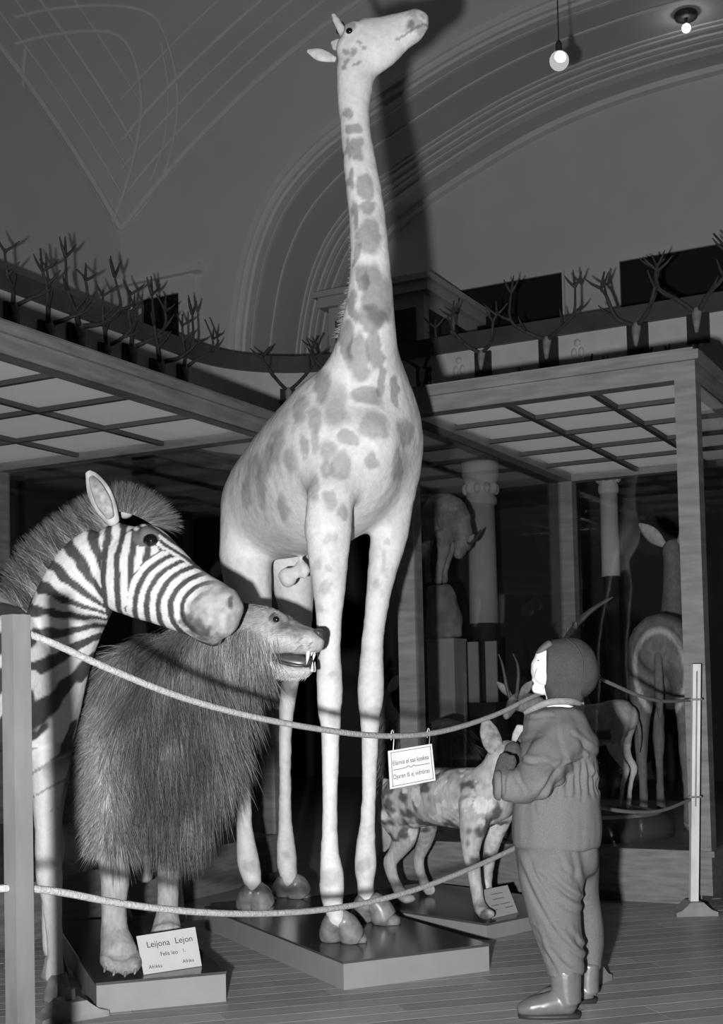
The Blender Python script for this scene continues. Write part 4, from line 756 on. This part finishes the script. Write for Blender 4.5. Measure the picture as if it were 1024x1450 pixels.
JC = [(250, 475, 410, 492, 2.6, .005), (555, 525, 395, 745, 3.2, .008), (610, 600, 505, 745, 2.6, .006), (665, 570, 640, 690, 2.4, .005), (742, 545, 742, 730, 2.4, .006), (775, 500, 865, 665, 2.6, .006), (560, 520, 745, 492, 2.4, .006), (715, 345, 855, 445, 3, .007), (255, 375, 375, 335, 2.6, .005), (215, 555, 255, 655, 2.4, .005), (160, 560, 130, 720, 2.2, .004), (330, 180, 480, 175, 2.2, .004), (560, 200, 570, 380, 2.6, .003), (600, 740, 740, 735, 2.4, .003), (410, 760, 410, 900, 3, .003), (480, 520, 380, 640, 3, .004)]
TC = [(160, 60, 400, 570, 3.6, .007), (240, 60, 340, 290, 3, .006), (380, 200, 645, 395, 3.4, .009), (400, 330, 640, 470, 3.2, .005), (440, 600, 610, 770, 3.2, .008), (560, 620, 685, 745, 3, .006), (300, 640, 405, 845, 3, .006), (570, 120, 600, 250, 4, .006), (470, 80, 520, 160, 3, .004), (420, 760, 560, 870, 3, .005)]
def folds(V, N):
    x, y = profile(V, 3.8); gather = sstep(34, 4, np.abs(y - 1102)) * .0035 * np.sin(np.arctan2(V[:, 1] - 3.8, V[:, 0] - .56) * 26)
    drape = .017 * (fbm(V * [1, 1, .35], 22, 2, 6) - .5); arm = (x < 760) & (y > 1050) & (y < 1140)
    fold = .010 * np.sin((x * .55 + y * .8) * .16 + 5 * fbm(V, 9, 2, 8)) * sstep(1010, 1050, y) * sstep(1150, 1100, y)
    return gather + drape * .7 + fold * .35 + creases(V, N, JC, .195, 680, 980, 3.7)
mb = MB().px([(782, 1002, 3.8, 36, 38), (784, 1018, 3.8, 46, 46), (788, 1040, 3.8, 52, 54), (792, 1062, 3.8, 57, 55), (792, 1077, 3.8, 55, 53), (788, 1091, 3.8, 50, 48), (789, 1110, 3.8, 58, 53), (788, 1150, 3.8, 63, 59), (788, 1185, 3.8, 64, 61), (788, 1201, 3.8, 63, 61)], seg=24, cap=.04)
mb.px([(802, 1032, 3.74, 34, 24), (784, 1065, 3.69, 34, 27), (764, 1098, 3.645, 33, 27), (746, 1112, 3.615, 29, 26), (726, 1113, 3.6, 24, 23), (708, 1112, 3.6, 21, 20)], seg=18, cap=.1)
mb.px([(775, 1035, 3.9, 30, 24), (752, 1070, 3.93, 26, 24), (742, 1095, 3.9, 22, 22), (732, 1082, 3.82, 16, 16)], seg=14, cap=.1)
jk, _, _ = organic('jacket', mb, .0048, 4, M['wool'], kid, None, folds, None, (lambda V: np.full(len(V), .95), 45))
obj('collar', MB().px([(822, 996, 3.77, 4, 3), (806, 993, 3.735, 5, 4), (780, 994, 3.722, 5, 4), (758, 1002, 3.735, 4.5, 4), (744, 1009, 3.765, 3.5, 3.5)], seg=10, cap=.3), M['collar'], jk, True)
obj('cuff', MB().px([(708, 1112, 3.6, 21.5, 20), (703, 1112, 3.6, 20.5, 19.5), (700, 1112, 3.6, 18, 17)], seg=18, cap=.1), M['wool'], jk, True)
obj('drawstring', MB().tube([(W(789, 1090, 3.8) + np.array([.1 * math.cos(q), .099 * math.sin(q), 0]), .003, .003) for q in np.linspace(0, 2 * math.pi, 40)], sub=1, seg=6, side=(0, 0, 1)), M['wool'], jk, True)
def tfold(V, N):
    x, y = profile(V, 3.8); return .015 * (fbm(V * [1, 1, .35], 16, 2, 16) - .5) + .003 * np.sin((x * .75 - y * .42) * .14 + 4 * fbm(V, 8, 2, 3)) + creases(V, N, TC, .195, 700, 1200, 3.72)
mb = MB().px([(788, 1185, 3.8, 58, 52), (789, 1215, 3.8, 59, 52), (790, 1240, 3.8, 56, 48)], seg=22, cap=.1)
mb.px([(782, 1212, 3.76, 52, 44), (780, 1240, 3.735, 47, 41), (781, 1265, 3.73, 43, 38), (788, 1305, 3.72, 37.5, 35), (796, 1340, 3.72, 32, 30), (800, 1365, 3.72, 27, 27), (801, 1380, 3.72, 24.5, 25)], seg=18, cap=.06)
mb.px([(814, 1212, 3.86, 36, 40), (819, 1240, 3.89, 31, 35), (824, 1275, 3.91, 27, 31), (832, 1315, 3.92, 23, 28), (836, 1345, 3.92, 19, 25), (838, 1372, 3.92, 15.5, 22)], seg=18, cap=.06)
organic('trousers', mb, .0048, 3, M['wool'], kid, None, tfold, None, (lambda V: sstep(.25, .4, V[:, 2]), 70))
def boot(nodes_s, nodes_f, sole, d):
    m_ = MB().px(nodes_s, seg=16, cap=.1).px(nodes_f, seg=16)
    b_, _, _ = organic('boot', m_, .0042, 4, M['boot'], kid, None, lambda V, N: .002 * (fbm(V, 40, 2, 4) - .5)); obj('sole', sole, M['sole'], b_, True)
sd_ = 3.715
boot([(801, 1372, sd_, 22, 22), (802, 1400, sd_, 21, 21), (805, 1420, sd_, 19, 20)], [(807, 1423, sd_, 14.5, 17), (790, 1420, sd_, 17, 17.5), (768, 1423, sd_, 15, 18), (750, 1426, sd_, 12.5, 17), (738, 1429, sd_, 9, 12)],
     MB().prism([(W(x, 1438, sd_) * [1, 0, 0] + [0, sd_ + y_, 0]) for x, y_ in ((822, -.012), (818, -.034), (800, -.036), (775, -.036), (748, -.03), (734, -.012), (734, .012), (748, .03), (775, .036), (800, .036), (818, .034), (822, .012))][::-1], (0, 0, .011)), sd_)
sd2 = 3.9
boot([(834, 1364, sd2, 15, 17), (833, 1390, sd2, 15, 16), (834, 1405, sd2, 14, 16)], [(832, 1409, sd2, 12, 14), (812, 1408, sd2 - .01, 14, 15), (790, 1409, sd2 - .02, 13, 15), (772, 1411, sd2 - .03, 11, 13), (763, 1413, sd2 - .03, 7, 9)],
     MB().prism([(W(x, 1419, sd2) * [1, 0, 0] + [0, sd2 + y_ - .015, 0]) for x, y_ in ((845, 0), (840, -.03), (800, -.032), (775, -.026), (760, -.01), (760, .01), (775, .026), (800, .032), (840, .03))][::-1], (0, 0, .011)), sd2)
def mitten(nodes, thumb):
    m_ = MB().px(nodes, seg=14).px(thumb, seg=10); organic('mitten', m_, .004, 2, M['mitten'], kid, None, None)
mitten([(707, 1110, 3.61, 11, 11), (711, 1094, 3.625, 11.5, 11), (714, 1080, 3.635, 11, 10), (715, 1071, 3.64, 8.5, 8)], [(720, 1092, 3.62, 6, 6), (726, 1080, 3.625, 6, 6), (725, 1072, 3.63, 5, 5)])
mitten([(732, 1080, 3.8, 12, 12), (728, 1068, 3.79, 13, 12), (725, 1058, 3.78, 11, 10)], [(720, 1075, 3.78, 6, 6), (716, 1066, 3.775, 5, 5)])

# ---------------------------------------------------------------- wild dog on its base
DB = .06; h0 = onz(690, 1331, 0)
plinth('display_platform', h0, (.73, .68), (-.68, .73), .62, .92, DB, 'low base with a dark top under the spotted wild dog')
DG = thing('wild_dog', (.33, 5.2, DB), 'stuffed blotched wild dog with round ears behind the hanging sign', 'wild dog'); mb = MB()
mb.px([(562, 1138, 5.36, 36, 28), (580, 1132, 5.34, 42, 31), (612, 1128, 5.26, 41, 33), (650, 1130, 5.14, 43, 34), (688, 1130, 5.05, 42, 33), (710, 1130, 5.02, 32, 27)], seg=18)
mb.px([(690, 1112, 5.05, 30, 25), (706, 1092, 5.02, 26, 23), (716, 1072, 5.0, 24, 23), (735, 1074, 4.96, 19, 17), (752, 1080, 4.95, 13, 13), (762, 1083, 4.95, 9, 10)], seg=16)
mb.px([(675, 1140, 5.0, 27, 20), (670, 1175, 4.98, 20, 16), (667, 1205, 4.97, 13, 11), (672, 1240, 4.96, 10, 9), (677, 1272, 4.96, 9, 9), (681, 1286, 4.94, 10, 11), (687, 1293, 4.89, 9, 13), (692, 1295, 4.86, 7, 11)], seg=12)
mb.px([(706, 1150, 5.2, 24, 18), (700, 1180, 5.24, 15, 13), (694, 1210, 5.27, 10.5, 10), (690, 1240, 5.28, 8, 8), (689, 1264, 5.27, 9, 9), (690, 1274, 5.24, 9.5, 10)], seg=12)
mb.px([(566, 1150, 5.38, 34, 24), (572, 1185, 5.38, 20, 15), (561, 1208, 5.4, 12, 10), (552, 1222, 5.41, 10, 9), (558, 1245, 5.39, 8, 8), (566, 1262, 5.36, 8.5, 9), (574, 1271, 5.31, 8, 11), (581, 1273, 5.28, 6, 10)], seg=12)
mb.px([(600, 1160, 5.52, 24, 18), (602, 1188, 5.58, 13, 11), (595, 1208, 5.62, 9, 8), (593, 1222, 5.63, 8, 8), (598, 1242, 5.62, 7, 7), (604, 1256, 5.6, 8, 8), (609, 1260, 5.56, 8.5, 9)], seg=12)
def dog_col(V, N):
    a, b = fbm(V, 13, 3, 3), fbm(V, 24, 3, 9); c = .36 + .3 * (b - .5); x, y = profile(V, 5.15)
    c = c * (1 - .75 * sstep(.5, .62, .6 * a + .4 * fbm(V, 28, 2, 77))); c = np.where((fbm(V, 21, 2, 31) > .64), .5, c)
    c = np.where(((x - 676) ** 2 + (y - 1135) ** 2 < 150 + 400 * (a - .5)), .55, c); c = np.where((y > 1200) & (x < 620), .34 + .2 * (b - .5), c); c = np.where((x > 715) & (y < 1100), .42, c)
    return np.clip(c, .05, .6)
organic('body', mb, .0075, 4, M['fur'], DG, dog_col, lambda V, N: .004 * (fbm(V, 40, 2, 2) - .5))
obj('tail', MB().px([(545, 1108, 5.42, 8, 8), (544, 1140, 5.46, 11, 11), (547, 1170, 5.47, 11, 11), (548, 1192, 5.47, 8, 8), (544, 1204, 5.47, 3, 3)], seg=12), mat('dog_tail_fur', .3, .9, (30, .4, (1, 1, .4)), .1, (90, .6)), DG, True)
obj('ear', MB().px([(704, 1068, 4.98, 9, 6), (698, 1052, 4.97, 14, 5), (692, 1035, 4.97, 13, 4), (688, 1022, 4.97, 7, 3)], seg=14), mat('mottled_ear', .24, .9, (34, .75)), DG, True)
obj('ear', MB().px([(732, 1060, 5.05, 9, 6), (738, 1044, 5.06, 13, 5), (742, 1030, 5.06, 11, 4)], seg=14), pale, DG, True)
obj('eye', MB().ball(W(730, 1066, 4.915), .009), M['eye'], DG, True); obj('nose', MB().ball(W(768, 1083, 4.94), .018, .018, .014), M['nose'], DG, True)

# ---------------------------------------------------------------- hoofed animals behind the barrier
def hoofed(name, label, cat, loc, ang, S, colfn, yaw=0, neck=1.0, horn=None, ears=1, body=1.0, pitch=0.0, coat=None, hornm=None):
    loc = np.asarray(loc, float); f = np.array([math.cos(ang), math.sin(ang), 0]); l = np.array([-math.sin(ang), math.cos(ang), 0]); up = np.array([0, 0, 1.0])
    T = lambda x, y, z: loc + (f * x + l * y + up * z) * S
    t = thing(name, loc, label, cat); mb = MB(); tb = lambda nodes, side: mb.tube([(T(*n_[:3]), n_[3] * S, n_[4] * S) for n_ in nodes], side=side, seg=14)
    B = body; tb([(-.52, 0, .80, .11, .10), (-.44, 0, .80, .17 * B, .15 * B), (-.2, 0, .74, .19 * B, .17 * B), (.1, 0, .73, .20 * B, .16 * B), (.3, 0, .78, .17 * B, .12 * B), (.36, 0, .80, .11, .08)], l)
    n1 = T(.5, 0, .98 + .26 * (neck - .2)); hy = ang + yaw; hf = np.array([math.cos(hy), math.sin(hy), 0]); hl = np.array([-math.sin(hy), math.cos(hy), 0])
    nz = [(T(.26, 0, .84), .14 * S, .10 * S), (T(.36, 0, .94), .10 * S, .08 * S), (T(.44, 0, .96 + .16 * neck), .075 * S, .06 * S), (T(.48, 0, .98 + .27 * neck), .068 * S, .056 * S)]
    mb.tube(nz, side=l, seg=14); hd = nz[-1][0] + up * .02 * S; hp = hf * math.cos(pitch) - up * math.sin(pitch)
    hu = np.cross(hp, hl) * -1; hu = hu if hu[2] > 0 else -hu
    mb.tube([(hd - hp * .03 * S, .06 * S, .05 * S), (hd + hp * .06 * S, .07 * S, .052 * S), (hd + hp * .16 * S - hu * .015 * S, .05 * S, .04 * S), (hd + hp * .26 * S - hu * .025 * S, .036 * S, .032 * S)], side=hl, seg=14)
    for s_ in (-1, 1):
        tb([(.27, .08 * s_, .72, .09, .06), (.28, .09 * s_, .56, .055, .045), (.28, .09 * s_, .44, .034, .03), (.285, .09 * s_, .38, .034, .032), (.28, .09 * s_, .24, .02, .02), (.28, .09 * s_, .1, .021, .021), (.29, .09 * s_, .06, .027, .026), (.3, .09 * s_, .03, .022, .022)], l)
        o_ = .05 * s_
        tb([(-.42 + o_, .08 * s_, .78, .13, .07), (-.40 + o_, .1 * s_, .62, .095, .06), (-.44 + o_, .1 * s_, .46, .045, .036), (-.50 + o_, .1 * s_, .36, .034, .03), (-.47 + o_, .1 * s_, .24, .022, .021), (-.45 + o_, .1 * s_, .1, .022, .021), (-.44 + o_, .1 * s_, .06, .027, .026), (-.43 + o_, .1 * s_, .03, .022, .022)], l)
    loc_xyz = lambda V: np.c_[(V - loc) @ f, (V - loc) @ l, (V - loc)[:, 2]] / S
    ob, V, N = organic('body', mb, .011 * max(S, .6), 4, M['fur'], t, lambda V, N: colfn(loc_xyz(V), V), lambda V, N: .004 * (fbm(V, 40, 2, 2) - .5))
    for s_ in (-1, 1):
        if ears:
            r0 = hd - hp * .02 * S + hl * .05 * s_ * S + hu * .04 * S; d_ = nrm(hl * s_ * .8 + hu * .8 - hp * .25)
            obj('ear', MB().tube([(r0, .012 * S, .02 * S), (r0 + d_ * .06 * S, .014 * S, .04 * S), (r0 + d_ * .12 * S, .011 * S, .034 * S), (r0 + d_ * .17 * S, .005 * S, .008 * S)], side=np.cross(d_, hp), seg=10), M['earp'], t, True)
        obj('eye', MB().ball(hd + hp * .075 * S + hl * .048 * s_ * S + hu * .025 * S, .013 * S), M['eye'], t, True)
        if horn:
            obj('horn', MB().tube([(hd + hp * (x + .04) * S + hl * (y + .022) * s_ * S + hu * (z + .045) * S, r * S, r * S) for x, y, z, r in horn], side=hl, seg=8, sub=5), hornm or M['horn'], t, True)
        for bx, sx in ((.305, 0), (-.425, .05 * s_)): obj('hoof', MB().tube([(T(bx + sx - .01, (.09 if bx > 0 else .1) * s_, .035), .024 * S, .024 * S), (T(bx + sx + .01, (.09 if bx > 0 else .1) * s_, .012), .03 * S, .012 * S)], side=l, seg=8, cap=.3), M['hoof'], t, True)
    tl = [(-.54, 0, .84, .02, .02), (-.585, 0, .74, .018, .018), (-.59, 0, .6, .018, .02), (-.58, 0, .5, .008, .008)]
    obj('tail', MB().tube([(T(*n_[:3]), n_[3] * S, n_[4] * S) for n_ in tl], side=l, seg=8), M['tailm'], t, True)
    return t, V, N, T
M['earp'] = mat('antelope_ear', .3, .9, (30, .3)); M['tailm'] = mat('antelope_tail', .12, .9, (30, .3))
CFZ = .236
def buck_col(L, V):                                                                                              # pale ring on the rump
    c = .13 + .08 * (fbm(V, 25, 3) - .5); r = np.hypot(L[:, 1] / .115, (L[:, 2] - .70) / .19); ring = sstep(.13, .04, np.abs(r - 1 + .12 * (L[:, 2] - .72))) * (L[:, 0] < -.36)
    c = c * (1 - ring) + .42 * ring; return np.where(L[:, 2] < .45, c * 1.15, c)
hoofed('waterbuck', 'dark antelope with a pale rump ring, seen from behind in the right case', 'antelope', (1.60, 6.80, CFZ), math.radians(72), 1.08, buck_col, yaw=-.5, neck=1.25, body=1.02)
def gaz_col(L, V):
    c = .32 + .1 * (fbm(V, 25, 3) - .5); c = np.where(L[:, 2] < .62 - .1 * np.abs(L[:, 0]), .5, c); band = sstep(.06, .03, np.abs(L[:, 2] - .66)) * (np.abs(L[:, 0]) < .32); c = c * (1 - band) + .05 * band
    return np.where(L[:, 2] < .5, .5, c)
hn = [(0, .01, 0, .017), (-.03, .03, .1, .016), (-.07, .045, .2, .014), (-.08, .05, .3, .011), (-.05, .045, .4, .006)]
hoofed('gazelle', 'small pale antelope with slender horns behind the child in the right case', 'antelope', (.985, 6.21, CFZ + .11), math.radians(177), .54, gaz_col, yaw=1.1, neck=-.1, horn=hn, pitch=.45)
hoofed('dark_antelope', 'dark antelope with long swept-back horns, mostly hidden behind the child head', 'antelope', (1.14, 7.16, CFZ), math.radians(-98), .74, lambda L, V: .09 + .05 * (fbm(V, 25, 3) - .5), yaw=math.radians(-80), neck=.8, horn=[(0, .01, 0, .02), (-.12, .02, .09, .018), (-.26, .03, .16, .014), (-.42, .04, .2, .006)], pitch=.3)
# mound under the gazelle and stones at the waterbuck's feet
def rock(name, label, c, rx, ry, rz, seed, par=None, m=None):
    o_, _, _ = organic(name, MB().ball(np.asarray(c) + [0, 0, rz * .4], rx, ry, rz, seg=18).box(np.asarray(c) + [0, 0, rz * .25], (rx * .75, 0, 0), (0, ry * .75, 0), (0, 0, rz * .25)), min(rx, ry, rz) * .14, 1, m or M['rock'], None, None, lambda V, N: (fbm(V, 3.2 / max(rx, rz), 3, seed) - .5) * .45 * min(rx, rz), np.asarray(c, float))
    return tag(o_, label, 'rock')
MND = thing('display_mound', (1.03, 6.21, CFZ), 'low dark earth mound under the small pale antelope', 'mound')
obj('mound_body', MB().lathe((1.03, 6.21, CFZ), [(.42, 0), (.41, .05), (.38, .095), (.30, .11)], seg=28), M['panelling'], MND, True); obj('mound_crust', MB().lathe((1.03, 6.21, CFZ + .1), [(.36, 0), (.33, .0095)], seg=28), M['rock'], MND)
rock('stone', 'small pale stone at the heels of the ring-rumped antelope', (1.585, 6.02, CFZ), .03, .03, .025, 4, m=M['baseside'])
# shaggy animal behind the wild dog
def shag(L, V): return .17 + .12 * (fbm(V * [1, 1, .3], 30, 3) - .5)
SG, SV, SN, T_ = hoofed('shaggy_goat', 'shaggy grey goat standing behind the wild dog', 'goat', (.30, 7.4, 0), math.radians(118), .80, shag, yaw=0, neck=.45, body=1.05, horn=[(0, .01, 0, .022), (-.06, .03, .1, .02), (-.14, .05, .14, .012)], pitch=.5)
sel = np.where((SV[:, 2] > .34) & (SV[:, 2] < .8) & (SN[:, 1] < .3))[0]; idx = RNG.choice(sel, 5000)
hair('coat', SV[idx], SN[idx] * .4 + np.array([0, 0, -.8]), RNG.uniform(.06, .12, 5000), np.clip((.17 + .25 * (fbm(SV[idx] * [1, 1, .1], 40, 2, 3) - .5)) * RNG.uniform(.6, 1.4, 5000), .04, .5), .002, M['hairm'], SG, .4, .2)

# ---------------------------------------------------------------- goat bending down on a rock, on a painted pedestal
GD = 9.3; pb = W(632, 905, GD); pg = np.array([pb[0], pb[1], 0]); zt = float(pb[2])
t = thing('pedestal', pg, 'tall plain painted pedestal under the rock with the goat', 'pedestal')
obj('pedestal_box', MB().box(pg + [0, 0, zt / 2], E1 * .105, E2 * .105, np.array([0, 0, zt / 2])), M['boxp'], t); obj('pedestal_cap', MB().box(pg + [0, 0, zt - .01], E1 * .11, E2 * .11, np.array([0, 0, .0095])), M['boxp'], t)
o, _, _ = organic('rock_stand', MB().px([(629, 902, GD, 27, 24), (627, 870, GD, 25, 22), (624, 845, GD, 20, 20), (622, 829, GD, 15, 17)], seg=14, cap=.1), .014, 1, M['rock'], None, None, lambda V, N: (fbm(V, 9, 3, 2) - .5) * .06, (pb[0], pb[1], zt))
tag(o, 'rough rock carrying the small horned goat on the pedestal', 'rock')
GT = thing('mountain_goat', W(622, 827, GD), 'small horned goat bending its head down on a rock', 'goat'); mb = MB()
mb.px([(612, 745, GD + .1, 18, 16), (622, 728, GD + .06, 27, 20), (636, 726, GD, 26, 20), (648, 740, GD - .05, 22, 18)], seg=16); mb.px([(646, 738, GD - .05, 20, 16), (655, 758, GD - .07, 15, 12), (656, 775, GD - .09, 12, 10)], seg=14)
mb.px([(656, 762, GD - .09, 12, 10), (652, 778, GD - .1, 10, 9), (649, 787, GD - .1, 7, 7)], seg=12)
mb.px([(630, 755, GD - .04, 14, 10), (628, 780, GD - .04, 9, 8), (623, 805, GD - .04, 6, 6), (621, 824, GD - .04, 6, 6)], seg=10); mb.px([(640, 757, GD + .05, 13, 10), (634, 785, GD + .04, 8, 7), (629, 808, GD + .04, 6, 6), (629, 823, GD + .04, 6, 6)], seg=10)
mb.px([(608, 745, GD + .1, 12, 10), (607, 775, GD + .1, 6, 6), (605, 800, GD + .1, 4, 5), (607, 822, GD + .06, 4.5, 5)], seg=10)
organic('body', mb, .011, 3, M['fur'], GT, lambda V, N: .44 + .25 * (fbm(V, 22, 3) - .5) - .1 * (fbm(V, 9, 2, 4) > .55), lambda V, N: .008 * (fbm(V, 40, 2, 2) - .5))
for dd in (-.13, -.06): obj('horn', MB().px([(664, 768, GD + dd, 4, 4), (672, 765, GD + dd, 3.2, 3.2), (678, 756, GD + dd, 2.4, 2.4), (681, 750, GD + dd, 1, 1)], seg=8), M['horn'], GT, True)
obj('ear', MB().px([(664, 766, GD - .16, 3, 3), (668, 761, GD - .17, 4, 3), (671, 757, GD - .17, 1.5, 1.5)], seg=8), pale, GT, True)
